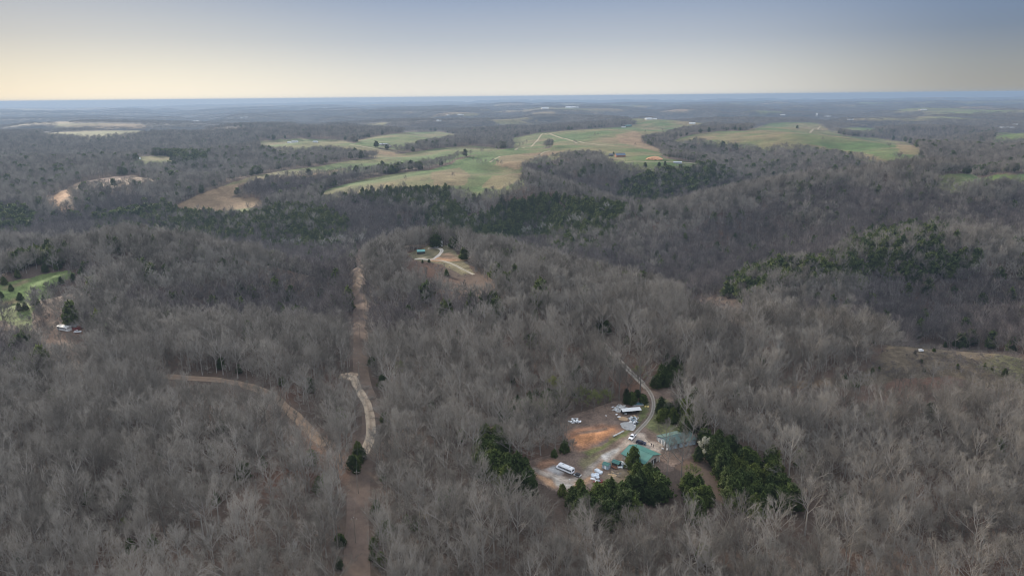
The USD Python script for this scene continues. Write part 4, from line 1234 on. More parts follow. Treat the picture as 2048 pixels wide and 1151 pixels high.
def corrugated(name, color, pitch=.45, var=.25):
    c = np.array(color)
    return looks(name, {"tc": ("texture_coordinate", {}), "w": ("wave_texture", {"bands_direction": "x", "scale": .5 / pitch}), "n": ("noise_texture", {"scale": .35, "detail": 6.0, "roughness": .7}),
                        "r": ("rgb_ramp", {"ramp": [(.3, c * (1 - var)), (.5, c), (.75, np.clip(c * (1 + var), 0, .9))]}), "b": ("bump", {"strength": .5, "distance": .05}),
                        "p": ("principled_bsdf", {"roughness": .55, "specular_ior_level": .4})},
                 [("tc.object", "w.vector"), ("tc.object", "n.vector"), ("n.fac", "r.fac"), ("r.color", "p.base_color"), ("w.fac", "b.height"), ("b.normal", "p.normal")])


M_GREENROOF, M_GREENROOF2, M_TEAL = corrugated("green_metal_roof", (.055, .175, .150)), corrugated("weathered_green_roof", (.085, .145, .13), .5, .3), corrugated("teal_roof", (.10, .26, .235))
M_SIDING, M_WHITE, M_WHITEPAINT = corrugated("tan_siding", (.36, .31, .25), .2), plain("white_paint", (.72, .72, .70), .5, .15, 2.0), plain("vehicle_white", (.78, .78, .79), .3, .04, 1.0)
M_DARK, M_GLASS, M_RUBBER, M_NAVY = plain("dark_timber", (.045, .040, .036), .9, .3, 2.0), plain("dark_glass", (.012, .014, .018), .08), plain("rubber", (.018, .018, .018), .9), plain("navy_paint", (.012, .015, .032), .22, .05)
M_GREYBLUE, M_RUST, M_STEEL, M_CONC = plain("pale_blue_siding", (.27, .34, .38), .7, .2, 1.5), plain("rust", (.20, .085, .05), .9, .4, 3.0), plain("galvanised", (.45, .46, .47), .45, .25, 2.0, .6), plain("concrete", (.40, .39, .37), .95, .25, 1.2)
M_TIMBER, M_POLE, M_YELLOW, M_REDROOF = plain("fresh_timber", (.50, .35, .20), .85, .3, 3.0), plain("pole_timber", (.20, .165, .13), .9, .3, 3.0), plain("yellow_paint", (.62, .48, .16), .6, .2, 2.0), corrugated("red_roof", (.26, .075, .05), .5, .35)
M_BAG, M_BLACK, M_RED, M_SKIN, M_DENIM, M_JACKET, M_HAIR = plain("woven_bag", (.62, .66, .70), .85, .25, 2.5), plain("black_plastic", (.02, .02, .022), .5), plain("faded_red_paint", (.20, .035, .035), .55, .3, 2.0), plain("skin", (.45, .28, .20), .6), plain("dark_denim", (.030, .036, .055), .9, .2, 4.0), plain("dark_jacket", (.022, .022, .026), .9, .2, 4.0), plain("brown_hair", (.05, .03, .02), .8)
M_BLUEROOF, M_SLATE, M_BRICK, M_LAMP, M_TARP = plain("blue_grey_roof", (.06, .08, .11), .6, .2, .5), plain("grey_shingle", (.12, .115, .11), .9, .2, .8), plain("orange_brown_wall", (.28, .13, .07), .9, .2, .8), plain("headlamp", (.75, .75, .72), .15), plain("teal_tarp", (.06, .15, .17), .6, .3, 1.5)


def gable(path, L, W, eave, rise, over, m_wall, m_roof, thick=.18):
    """Walls and a two-slope roof, ridge along x; the two slopes and the ridge cap are parts of the roof."""
    b = Mb()
    b.prism([(-W / 2, -1.2), (W / 2, -1.2), (W / 2, eave), (0, eave + rise - .1), (-W / 2, eave)], -L / 2, L / 2, axis="x")
    part(path, "wall", b, m_wall)
    k = rise / (W / 2)
    h = W / 2 + over
    roof = None
    for s in (-1, 1):
        b = Mb()
        e0 = eave - over * k
        b.prism([(s * .06, eave + rise + .03), (s * h, e0 + .03), (s * h, e0 + thick), (s * .06, eave + rise + thick)], -L / 2 - over, L / 2 + over, axis="x")
        roof = part(path, "roof", b, m_roof)
    b = Mb()
    b.box(-L / 2 - over, L / 2 + over, -.16, .16, eave + rise + .02, eave + rise + thick + .07)
    part(path, "ridge_cap", b, m_roof)
    return roof


def wall_panel(path, name, side, a, b, z0, z1, half, mat, frame=None):
    """A window or door on a wall. side: 'x+' etc; half: that wall's distance from the middle."""
    s = 1 if side[1] == "+" else -1
    t0, t1 = sorted((s * (half - .05), s * (half + .05)))
    f0, f1 = sorted((s * (half - .04), s * (half + .03)))
    dims = (t0, t1, a, b, z0, z1) if side[0] == "x" else (a, b, t0, t1, z0, z1)
    fd = (f0, f1, a - .09, b + .09, z0 - .09, z1 + .09) if side[0] == "x" else (a - .09, b + .09, f0, f1, z0 - .09, z1 + .09)
    p = boxpart(path, name, dims, mat)
    if frame is not None:
        boxpart(p, "frame", fd, frame)
    return p


def yard_buildings():
    # house under the green roof: ridge from one photographed end to the other
    gz = on_ground(1280, 915)[2]
    a, b = at_height(1258.7, 888.8, gz + 4.9), at_height(1306.4, 909.5, gz + 4.9)
    L = math.hypot(b[0] - a[0], b[1] - a[1])
    cx, cy = (a[0] + b[0]) / 2, (a[1] + b[1]) / 2
    p = thing("house", "large house under a two-tone green metal roof in the middle of the yard", "house", (cx, cy, height(cx, cy)), bearing(a, b))
    W = 11.4
    gable(p, L - 1.0, W, 3.0, 1.9, .6, M_SIDING, M_GREENROOF)
    for k in range(3):
        x = -L / 2 + 3 + k * (L - 6) / 2
        wall_panel(p, "window", "y-", x - .6, x + .6, 1.0, 2.2, W / 2, M_GLASS, M_WHITE)
        wall_panel(p, "window", "y+", x - .6, x + .6, 1.0, 2.2, W / 2, M_GLASS, M_WHITE)
    wall_panel(p, "door", "x+", -4.2, -3.2, 0, 2.1, L / 2 - .5, M_DARK, M_WHITE)
    wall_panel(p, "garage_door", "x+", -.6, 3.4, 0, 2.4, L / 2 - .5, M_DARK, M_WHITE)
    wall_panel(p, "door", "y+", 1.7, 2.7, 0, 2.1, W / 2, M_WHITE, M_DARK)
    wall_panel(p, "window", "x-", -2.0, -.6, 1.0, 2.2, L / 2 - .5, M_GLASS, M_WHITE)
    b_ = Mb()
    b_.cyl(.14, .8, (-2, -2.2, 4.6), n=10)
    part(p, "vent_pipe", b_, M_STEEL)
    for k in range(3):
        boxpart(p, "porch_post", (L / 2 + .35, L / 2 + .5, -W / 2 + .3 + k * 5, -W / 2 + .45 + k * 5, -.6, 2.75), M_WHITE)
    # far outbuilding
    gz = on_ground(1348, 893)[2]
    a, b = at_height(1326, 874.5, gz + 4.0), at_height(1378, 862.0, gz + 4.0)
    L = math.hypot(b[0] - a[0], b[1] - a[1])
    ang = bearing(a, b)
    n = np.array([math.sin(math.radians(ang)), -math.cos(math.radians(ang))])
    cx, cy = (a[0] + b[0]) / 2 + n[0] * .2, (a[1] + b[1]) / 2 + n[1] * .2
    p = thing("outbuilding", "long low shed with weathered blue-green roof behind bare trees, right of the house", "shed", (cx, cy, height(cx, cy)), ang)
    gable(p, L, 10.0, 2.5, 1.5, .4, M_GREYBLUE, M_GREENROOF2)
    for k in range(9):
        y = -4.4 + k * 1.05
        boxpart(p, "slat", (-L / 2 - .09, -L / 2 - .01, y, y + .5, 0, 2.2), M_WHITE if k % 2 else M_STEEL)
    wall_panel(p, "door", "y-", -3, -1.8, 0, 2.1, 5.0, M_DARK, M_WHITE)
    wall_panel(p, "window", "y-", 1, 2.3, 1.0, 2.0, 5.0, M_GLASS, M_WHITE)
    # two small sheds and the rusty trailer
    x, y, z = on_ground(1213, 936)
    p = thing("small_shed", "small pale blue shed with a green roof at the edge of the junk yard", "shed", (x, y, z), -38)
    gable(p, 2.9, 2.6, 2.0, .6, .18, M_GREYBLUE, M_GREENROOF, .1)
    wall_panel(p, "door", "y-", -.4, .5, 0, 1.8, 1.3, M_WHITE)
    x, y, z = on_ground(1233, 930)
    p = thing("small_shed", "small dark green-roofed lean-to open at the front, right of the pale blue shed", "shed", (x, y, z), -38)
    gable(p, 3.4, 2.6, 1.7, .5, .25, M_DARK, M_GREENROOF, .1)
    for s in (-1, 1):
        boxpart(p, "post", (s * 1.5 - .06, s * 1.5 + .06, -2.1, -1.98, -.4, 1.6), M_TIMBER)
    x, y, z = on_ground(1228, 936)
    p = thing("cargo_trailer", "rusty low trailer in front of the dark lean-to", "trailer", (x, y, z), -40)
    boxpart(p, "bed", (-1.4, 1.4, -.7, .7, .45, .6), M_RUST)
    for s in (-1, 1):
        boxpart(p, "side_board", (-1.4, 1.4, s * .68 - .03, s * .68 + .03, .6, .95), M_RUST)
        w = Mb()
        w.cyl(.32, .2, (0, s * .82, .32), "y")
        part(p, "wheel", w, M_RUBBER)
    boxpart(p, "drawbar", (1.4, 2.4, -.05, .05, .42, .52), M_RUST)
    # long open shelter with a white roof
    a, b = on_ground(1243, 829), on_ground(1281, 825)
    L = math.hypot(b[0] - a[0], b[1] - a[1])
    p = thing("open_shelter", "long narrow open shelter with a white sheet roof at the back of the yard", "shelter", ((a[0] + b[0]) / 2, (a[1] + b[1]) / 2, (a[2] + b[2]) / 2), bearing(a, b))
    m = Mb()
    m.prism([(-1.5, 2.25), (1.5, 2.7), (1.5, 2.8), (-1.5, 2.35)], -L / 2, L / 2, axis="x")
    part(p, "roof", m, M_WHITE)
    for k in range(5):
        for s in (-1, 1):
            x = -L / 2 + .2 + k * (L - .4) / 4
            boxpart(p, "post", (x - .06, x + .06, s * 1.3 - .06, s * 1.3 + .06, -.5, 2.28 if s < 0 else 2.66), M_DARK)
    boxpart(p, "back_board", (-L / 2 + .1, L / 2 - .1, 1.37, 1.42, .2, 2.5), M_DARK)
    boxpart(p, "shelf", (-L / 2 + .4, L / 2 - .4, -.3, 1.2, .8, .88), M_DARK)


yard_buildings()


def wheels(path, xs, half, r, w, hub):
    for x in xs:
        for s in (-1, 1):
            b = Mb()
            b.cyl(r, w, (x, s * half, r), "y")
            wh = part(path, "wheel", b, M_RUBBER, smooth=40)
            b = Mb()
            b.cyl(r * .55, .06, (x, s * (half + w / 2), r), "y", 12)
            part(wh, "rim", b, hub)


def pickup(loc, rot, label):
    p = thing("pickup_truck", label, "truck", loc, rot)
    b = Mb()
    b.prism([(-2.85, .45), (2.75, .42), (2.88, .62), (2.86, .98), (2.70, 1.10), (1.35, 1.18), (-.95, 1.18), (-2.88, 1.16), (-2.9, .6)], -.96, .96)
    part(p, "body", b, M_WHITEPAINT)
    b = Mb()
    b.hull([(x, y, z) for x, z, h in ((1.25, 1.17, .86), (.55, 1.83, .70), (-.80, 1.86, .70), (-1.02, 1.17, .86)) for y in (-h, h)])
    part(p, "cab", b, M_WHITEPAINT)
    b = Mb()
    b.hull([(x, y, z) for x, z, h in ((1.22, 1.24, .76), (.66, 1.76, .64), (.70, 1.78, .64), (1.29, 1.22, .76)) for y in (-h, h)])
    part(p, "windscreen", b, M_GLASS)
    b = Mb()
    b.hull([(x, y, z) for x, z, h in ((-1.05, 1.26, .74), (-.86, 1.76, .62), (-.9, 1.76, .62), (-1.1, 1.26, .74)) for y in (-h, h)])
    part(p, "rear_window", b, M_GLASS)
    for s in (-1, 1):
        for x0, x1, x2, x3 in ((.12, .98, .55, .12), (-.88, 0, 0, -.72)):
            b = Mb()
            b.hull([(x0, s * .845, 1.25), (x1, s * .845, 1.25), (x2, s * .735, 1.74), (x3, s * .735, 1.74), (x0, s * .87, 1.25), (x1, s * .87, 1.25), (x2, s * .755, 1.74), (x3, s * .755, 1.74)])
            part(p, "side_window", b, M_GLASS)
        boxpart(p, "headlight", (2.80, 2.90, s * .72 - .18, s * .72 + .18, .78, .98), M_LAMP)
        boxpart(p, "tail_light", (-2.93, -2.86, s * .86 - .07, s * .86 + .07, .75, 1.08), M_RED)
        boxpart(p, "mirror", (1.0, 1.15, s * 1.06 - .1, s * 1.06 + .1, 1.2, 1.4), M_BLACK)
    boxpart(p, "truck_bed", (-2.78, -1.15, -.78, .78, 1.10, 1.185), M_BLACK)
    boxpart(p, "grille", (2.84, 2.91, -.5, .5, .62, .95), M_BLACK)
    boxpart(p, "bumper", (2.80, 2.98, -.92, .92, .42, .60), M_STEEL)
    wheels(p, (1.85, -1.75), .84, .40, .26, M_STEEL)
    return p


def suv(loc, rot, label, m=None):
    m = m or M_NAVY
    p = thing("parked_car", label, "car", loc, rot)
    b = Mb()
    b.prism([(-2.4, .35), (2.35, .32), (2.45, .55), (2.38, .88), (1.25, 1.04), (-2.36, 1.08), (-2.46, .7)], -.92, .92)
    part(p, "body", b, m)
    b = Mb()
    b.hull([(x, y, z) for x, z, h in ((1.15, 1.03, .84), (.25, 1.62, .66), (-1.75, 1.66, .66), (-2.30, 1.06, .82)) for y in (-h, h)])
    part(p, "cabin", b, m)
    for name, q in (("windscreen", ((1.14, 1.10, .74), (.36, 1.58, .60))), ("rear_window", ((-2.28, 1.14, .72), (-1.84, 1.58, .60)))):
        (x0, z0, h0), (x1, z1, h1) = q
        d = .05 if x0 > 0 else -.05
        b = Mb()
        b.hull([(x, y, z) for x, z, h in ((x0, z0, h0), (x1, z1, h1), (x0 + d, z0 + .02, h0), (x1 + d, z1 + .02, h1)) for y in (-h, h)])
        part(p, name, b, M_GLASS)
    for s in (-1, 1):
        for x0, x1, x2, x3 in ((-.05, .88, .28, -.05), (-1.05, -.13, -.13, -1.05), (-1.95, -1.13, -1.13, -1.68)):
            b = Mb()
            b.hull([(x0, s * .82, 1.12), (x1, s * .82, 1.12), (x2, s * .69, 1.55), (x3, s * .69, 1.55), (x0, s * .85, 1.12), (x1, s * .85, 1.12), (x2, s * .715, 1.55), (x3, s * .715, 1.55)])
            part(p, "side_window", b, M_GLASS)
        boxpart(p, "headlight", (2.36, 2.46, s * .66 - .18, s * .66 + .18, .66, .80), M_LAMP)
        boxpart(p, "tail_light", (-2.48, -2.40, s * .74 - .1, s * .74 + .1, .8, 1.0), M_RED)
    wheels(p, (1.45, -1.45), .80, .35, .23, M_STEEL)
    return p


def old_bus():
    a, b = on_ground(1114, 935), on_ground(1146, 948)           # nose and tail on the ground
    rot = bearing(b, a)
    cx, cy = (a[0] + b[0]) / 2, (a[1] + b[1]) / 2
    p = thing("old_bus", "old white bus with dark windows parked on bare clay left of the junk yard", "bus", (cx, cy, height(cx, cy)), rot)
    b = Mb()
    prof = [(-1.2, .62), (1.2, .62), (1.24, 2.3), (1.05, 2.78), (.55, 2.98), (-.55, 2.98), (-1.05, 2.78), (-1.24, 2.3)]
    b.prism(prof, -4.4, 3.0, axis="x")
    part(p, "body", b, M_WHITEPAINT)
    b = Mb()
    b.hull([(x, y, z) for x, z, h in ((3.0, .6, 1.0), (4.45, .6, .85), (4.5, 1.2, .8), (4.2, 1.42, .72), (3.0, 1.62, .86)) for y in (-h, h)])
    part(p, "hood", b, M_WHITEPAINT)
    boxpart(p, "windscreen", (2.98, 3.05, -1.0, 1.0, 1.72, 2.45), M_GLASS)
    boxpart(p, "rear_window", (-4.46, -4.38, -.8, .8, 1.6, 2.3), M_GLASS)
    boxpart(p, "bumper", (4.48, 4.66, -1.05, 1.05, .5, .75), M_BLACK)
    boxpart(p, "grille", (4.44, 4.53, -.5, .5, .78, 1.16), M_BLACK)
    for s in (-1, 1):
        for k in range(9):
            x = -4.15 + k * .78
            boxpart(p, "window", (x, x + .62, *sorted((s * 1.20, s * 1.265)), 1.62, 2.22), M_GLASS)
        boxpart(p, "stripe", (-4.38, 2.98, *sorted((s * 1.2, s * 1.25)), 1.40, 1.52), M_NAVY)
        boxpart(p, "headlight", (4.42, 4.52, s * .66 - .1, s * .66 + .1, .95, 1.15), M_LAMP)
        f = Mb()
        f.hull([(x, s * y, z) for x, z in ((3.2, .45), (3.35, 1.0), (4.0, 1.08), (4.3, .85), (4.35, .45)) for y in (.8, 1.15)])
        part(p, "fender", f, M_WHITEPAINT)
        boxpart(p, "tail_light", (-4.46, -4.38, s * .95 - .1, s * .95 + .1, 1.1, 1.3), M_RED)
    for x in (-2.6, .9):
        boxpart(p, "roof_hatch", (x - .35, x + .35, -.35, .35, 2.95, 3.04), M_STEEL)
    for k in range(6):
        x = -4.2 + k * 1.4
        boxpart(p, "roof_rib", (x - .04, x + .04, -.62, .62, 2.97, 3.01), M_WHITE)
    wheels(p, (3.75, -2.6), 1.0, .48, .28, M_STEEL)
    # open trailer with a dark load behind it
    t = np.array([math.cos(math.radians(rot)), math.sin(math.radians(rot))])
    q = np.array([cx, cy]) - t * 6.6
    p = thing("flat_trailer", "small flat trailer with a dark load parked behind the old bus", "trailer", (q[0], q[1], height(q[0], q[1])), rot + 6)
    boxpart(p, "bed", (-1.6, 1.4, -.95, .95, .55, .68), M_STEEL)
    boxpart(p, "load", (-1.3, .6, -.6, .75, .69, 1.5), M_BLACK)
    boxpart(p, "tail_rail", (-1.68, -1.6, -.95, .95, .55, .95), M_WHITE)
    boxpart(p, "drawbar", (1.4, 2.1, -.06, .06, .5, .62), M_STEEL)
    wheels(p, (-.2,), 1.05, .33, .2, M_STEEL)


x, y, z = on_ground(1264.5, 876)
pickup((x, y, z + .05), math.degrees(math.atan2(-4.6, -2.8)), "white four-door pickup truck parked on the gravel above the house")
x, y, z = on_ground(1282, 887.5)
suv((x, y, z + .1), math.degrees(math.atan2(-2.1, 4.65)), "dark blue car parked between the white pickup and the green roof")
old_bus()


# people: one continuous body each, clothes and hair as children
def bone_body(joints, bones, res=.035):
    import manifold3d as m3
    solid = None
    for a, b in bones:
        (pa, ra), (pb, rb) = joints[a], joints[b]
        s = [m3.Manifold.sphere(r, 14).translate(tuple(map(float, p))) for p, r in ((pa, ra), (pb, rb))]
        h = m3.Manifold.batch_hull(s)
        solid = h if solid is None else solid + h
    m = solid.refine_to_length(res).to_mesh()
    t = trimesh.Trimesh(m.vert_properties[:, :3], m.tri_verts)
    trimesh.smoothing.filter_taubin(t, iterations=6)
    return t


def person(px, py, rot, label, jacket, stride=.0, arm=.0, tall=1.76):
    x, y, z = on_ground(px, py)
    p = thing("person", label, "person", (x, y, z + .14), rot)
    J = {"hip": ((0, 0, .95), .125), "waist": ((0, 0, 1.10), .125), "chest": ((.01, 0, 1.30), .145), "neck": ((0, 0, 1.47), .055), "chin": ((.01, 0, 1.54), .055), "head": ((.015, 0, 1.655), .098), "brow": ((.03, 0, 1.68), .09)}
    B = [("hip", "waist"), ("waist", "chest"), ("chest", "neck"), ("neck", "chin"), ("chin", "head"), ("head", "brow")]
    for s, n in ((-1, "r"), (1, "l")):
        f = stride * s
        J[n + "hip"], J[n + "knee"], J[n + "ankle"], J[n + "toe"] = ((0, s * .09, .92), .10), ((.04 + f * .5, s * .10, .50), .062), ((f, s * .10, .09), .044), ((f + .17, s * .12, .045), .036)
        J[n + "sh"], J[n + "elbow"], J[n + "wrist"] = ((0, s * .19, 1.41), .066), ((-.03 - f * .4, s * .25, 1.13), .046), ((.06 + arm - f * .5, s * .25, .90 + arm * .5), .032)
        J[n + "palm"] = ((.09 + arm - f * .5, s * .25, .83 + arm * .5), .032)
        w = np.array(J[n + "palm"][0])
        B += [("hip", n + "hip"), (n + "hip", n + "knee"), (n + "knee", n + "ankle"), (n + "ankle", n + "toe"), ("chest", n + "sh"), (n + "sh", n + "elbow"), (n + "elbow", n + "wrist"), (n + "wrist", n + "palm")]
        for k, (dy, ln) in enumerate(((-.030, .068), (-.010, .078), (.010, .074), (.030, .058))):
            J[f"{n}f{k}a"], J[f"{n}f{k}b"] = ((w[0] + .005, w[1] + dy * .6, w[2] - .02), .011), ((w[0] + .025, w[1] + dy, w[2] - .02 - ln), .009)
            B.append((f"{n}f{k}a", f"{n}f{k}b"))
        J[n + "ta"], J[n + "tb"] = ((w[0] + .02, w[1] - s * .02, w[2] + .01), .012), ((w[0] + .065, w[1] - s * .03, w[2] - .04), .010)
        B.append((n + "ta", n + "tb"))
    J["nose"], J["noset"] = ((.10, 0, 1.65), .016), ((.122, 0, 1.628), .014)
    B.append(("nose", "noset"))
    body = bone_body(J, B)
    part(p, "body", body, M_SKIN, smooth=True)

    def shell(names, grow):
        K = {k: (v[0], v[1] + grow) for k, v in J.items()}
        return bone_body(K, [b for b in B if b in names])
    part(p, "trousers", shell([("hip", "waist")] + [q for n in "rl" for q in (("hip", n + "hip"), (n + "hip", n + "knee"), (n + "knee", n + "ankle"))], .014), M_DENIM, smooth=True)
    part(p, "jacket", shell([("waist", "chest"), ("hip", "waist")] + [q for n in "rl" for q in (("chest", n + "sh"), (n + "sh", n + "elbow"), (n + "elbow", n + "wrist"))], .022), jacket, smooth=True)
    b = Mb()
    hair = trimesh.creation.icosphere(2, .106)
    hair = hair.slice_plane((0, 0, .0), (-.5, 0, .85), cap=True, engine="earcut") if False else hair
    hair.apply_translation((-.012, 0, 1.69))
    b.m.append(hair)
    part(p, "hair", b, M_HAIR, smooth=True)
    for s in (-1, 1):
        b = Mb()
        e = trimesh.creation.icosphere(1, .013)
        e.apply_translation((.108, s * .034, 1.655))
        b.m.append(e)
        part(p, "eye", b, M_BLACK)


person(1302.6, 893, 200, "person in dark clothes standing on the gravel, the left of two beside the green roof", M_JACKET, .06)
person(1306.4, 895, 160, "person in dark clothes standing on the gravel, the right of two, nearer the slatted shed", M_NAVY, .1, .05)


# junk and stores in the yard
def rubble(name, px, py, rx, ry, hgt, n, size, mats, label, cat, seed, flat=.5):
    """A heap of separate pieces, each its own."""
    rng = np.random.default_rng(seed)
    x, y, z = on_ground(px, py)
    p = thing(name, label, cat, (x, y, z))
    for k in range(n):
        a, r = rng.uniform(0, 6.28), rng.uniform(0, 1) ** .6
        ox, oy = math.cos(a) * r * rx, math.sin(a) * r * ry
        s = size * rng.uniform(.5, 1.4)
        pts = rng.normal(size=(9, 3)) * np.array([s, s * rng.uniform(.4, 1), s * flat]) * .5
        c = trimesh.convex.convex_hull(pts)
        c.apply_transform(trimesh.transformations.rotation_matrix(rng.uniform(0, 6.28), (0, 0, 1)))
        zz = height(x + ox, y + oy) - z + .12
        c.apply_translation((ox, oy, zz + (1 - r) * hgt * rng.uniform(.3, 1)))
        usdkit.mesh(stage, numbered("scrap_piece" if cat == "scrap heap" else "stone" if cat == "rock pile" else "board", p), c, mats[k % len(mats)])


rubble("scrap_heap", 1151, 842, 2.8, 2.6, .7, 34, 1.0, [M_WHITE, M_WHITEPAINT, M_WHITE, M_STEEL, M_BLACK], "scattered heap of white scrap at the far left of the yard", "scrap heap", 1)
rubble("scrap_heap", 1267, 842, 2.6, 4.2, 1.4, 46, 1.1, [M_WHITE, M_BLACK, M_STEEL, M_GREYBLUE, M_STEEL], "mixed black and white scrap heap beside the grey gravel pile", "scrap heap", 2)
rubble("scrap_heap", 1240, 931, 3.2, 3.0, 1.2, 60, 1.0, [M_WHITE, M_GREYBLUE, M_STEEL, M_BLACK, M_WHITE], "blue and white household scrap heaped left of the round cedar", "scrap heap", 3)
rubble("rock_pile", 1238, 817, 3.6, 4.0, .9, 44, 1.5, [M_CONC, M_STEEL, M_CONC], "grey pile of broken concrete at the back of the yard, left of the white-roofed shelter", "rock pile", 4)
rubble("board_pile", 1270, 834, 1.8, 1.5, .5, 16, 1.0, [M_TIMBER, M_DARK], "small pile of pale boards in front of the white-roofed shelter", "boards", 5, .15)
rubble("board_pile", 1228, 949, 2.6, 2.2, .4, 22, 1.3, [M_TIMBER, M_TIMBER, M_POLE], "scattered orange-brown boards below the small sheds", "boards", 6, .12)


def heap(name, px, py, rx, ry, h, mat, label, cat, seed, rot=0):
    x, y, z = on_ground(px, py)
    p = thing(name, label, cat, (x, y, z), rot)
    s = trimesh.creation.icosphere(4, 1.0)
    v = s.vertices.copy()
    n = meshkit.fbm(v * 2.2 + seed * 5, 4, seed)[:, None]
    v *= .75 + .5 * n
    v = v * np.array([rx, ry, h])
    v[:, 2] = np.maximum(v[:, 2], -.4)
    part(p, "mound", (v, s.faces), mat, smooth=True)


heap("gravel_pile", 1256, 852, 3.6, 4.6, .9, M_CONC, "low heap of pale gravel in front of the mixed scrap heap", "gravel pile", 3, 20)
heap("clay_mound", 1309, 319, 20, 14, 7, plain("orange_clay", (.52, .27, .14), .95, .2, .2), "mound of orange clay beside the dark-roofed farmhouse", "clay mound", 5)
heap("sand_patch", 1247, 837, 2.6, 2.4, .35, plain("tan_sand", (.40, .27, .16), .95, .2, 1.0), "low spread of tan sand left of the mixed scrap heap", "sand heap", 6)
_rng = np.random.default_rng(33)
for k, (px, py, s, lab) in enumerate([(1194, 943, 1.15, "top left"), (1200, 946, 1.1, "top right"), (1187, 953, 1.2, "lower left"), (1193, 951, 1.05, "lower middle"), (1195, 956, .8, "pinkish lowest")]):
    x, y, z = on_ground(px, py)
    p = thing("bulk_bag", f"bulging white bulk bag at the left border of the junk yard, {lab} of five", "bag", (x, y, z), _rng.uniform(0, 90))
    c = trimesh.creation.icosphere(3, 1.0)
    v = np.sign(c.vertices) * np.abs(c.vertices) ** .7 * np.array([s, s, s * .62])
    v += .06 * (meshkit.fbm(c.vertices * 3 + k * 3, 3, k)[:, None] - .5) * 2
    v[:, 2] += s * .5
    part(p, "sack", (v, c.faces), M_BAG, smooth=True)
    for a in range(4):
        b = Mb()
        b.box(-.05, .05, -.25, .25, 0, .04)
        m = b.mesh()
        m.apply_translation((0, 0, s * 1.15))
        m.apply_transform(trimesh.transformations.rotation_matrix(a * math.pi / 2 + .8, (0, 0, 1)))
        m.apply_translation((.4 * s * math.cos(a * 1.57 + .8), .4 * s * math.sin(a * 1.57 + .8), -.06))
        part(p, "strap", m, M_BAG)
x, y, z = on_ground(1186, 959.5)
p = thing("water_tank", "white plastic tank lying below the bulk bags", "tank", (x, y, z), -20)
b = Mb()
b.cyl(.45, 2.1, (0, 0, .45), "x", 14)
part(p, "shell", b, M_WHITEPAINT, smooth=40)
b = Mb()
b.cyl(.14, .12, (.5, 0, .93), "z", 10)
part(p, "lid", b, M_STEEL)
x, y, z = on_ground(1197, 964)
p = thing("wrecked_car", "dull red wrecked car without wheels at the lower edge of the junk yard", "car", (x, y, z - .15), 18)
b = Mb()
b.prism([(-2.2, .25), (2.2, .25), (2.25, .7), (1.1, .92), (-2.0, .95), (-2.25, .7)], -.85, .85)
part(p, "body", b, M_RED)
b = Mb()
b.hull([(xx, yy, zz) for xx, zz, h in ((.95, .9, .75), (.3, 1.3, .6), (-1.0, 1.32, .6), (-1.6, .92, .75)) for yy in (-h, h)])
part(p, "cabin", b, M_STEEL)
boxpart(p, "windscreen", (.55, .75, -.6, .6, 1.0, 1.22), M_GLASS)
x, y, z = on_ground(1259, 944)
p = thing("garden_tractor", "small yellow garden tractor at the right of the junk yard", "tractor", (x, y, z), -60)
boxpart(p, "hood", (.1, 1.0, -.3, .3, .4, .85), M_YELLOW)
boxpart(p, "seat", (-.7, -.2, -.25, .25, .6, .7), M_BLACK)
boxpart(p, "fender", (-.9, -.1, -.55, .55, .35, .6), M_YELLOW)
wheels(p, (.7, -.5), .5, .28, .2, M_YELLOW)
x, y, z = on_ground(1263, 947)
p = thing("barrel", "black barrel beside the yellow garden tractor", "barrel", (x, y, z))
b = Mb()
b.cyl(.42, 1.0, (0, 0, .5), "z", 16)
part(p, "drum", b, M_BLACK, smooth=40)
b = Mb()
b.cyl(.44, .06, (0, 0, 1.0), "z", 16)
part(p, "rim", b, M_STEEL)
a, b_ = on_ground(1226, 874), on_ground(1247, 862)
p = thing("culvert_pipe", "long pale pipe lying on the grass strip between clay bank and driveway", "pipe", ((a[0] + b_[0]) / 2, (a[1] + b_[1]) / 2, (a[2] + b_[2]) / 2 + .35), bearing(a, b_))
b = Mb()
r0 = math.hypot(b_[0] - a[0], b_[1] - a[1])
m = trimesh.creation.annulus(.30, .38, r0, sections=16)
m.apply_transform(trimesh.transformations.rotation_matrix(math.pi / 2, (0, 1, 0)))
b.m.append(m)
part(p, "shell", b, M_CONC, smooth=40)
for k, (px, lab) in enumerate(((1291, "left"), (1296, "right"))):
    x, y, z = on_ground(px, 813)
    p = thing("crate", f"yellow-painted crate on the grass beside the driveway, the {lab} of two", "crate", (x, y, z), 70)
    boxpart(p, "floor", (-.9, .9, -.45, .45, 0.0, .25), M_TIMBER)
    for j in range(4):
        boxpart(p, "slat", (-.9, .9, -.45 + j * .235, -.45 + j * .235 + .19, .25, .38), M_YELLOW)
x, y, z = on_ground(1275, 810)
p = thing("tarp_stack", "low stack of sheets under a teal tarpaulin behind the white-roofed shelter", "stack", (x, y, z), 8)
boxpart(p, "stack", (-3.0, 3.0, -1.3, 1.3, -.2, .9), M_STEEL)
boxpart(p, "tarp", (-3.05, 2.2, -1.35, 1.35, .91, 1.0), M_TARP)
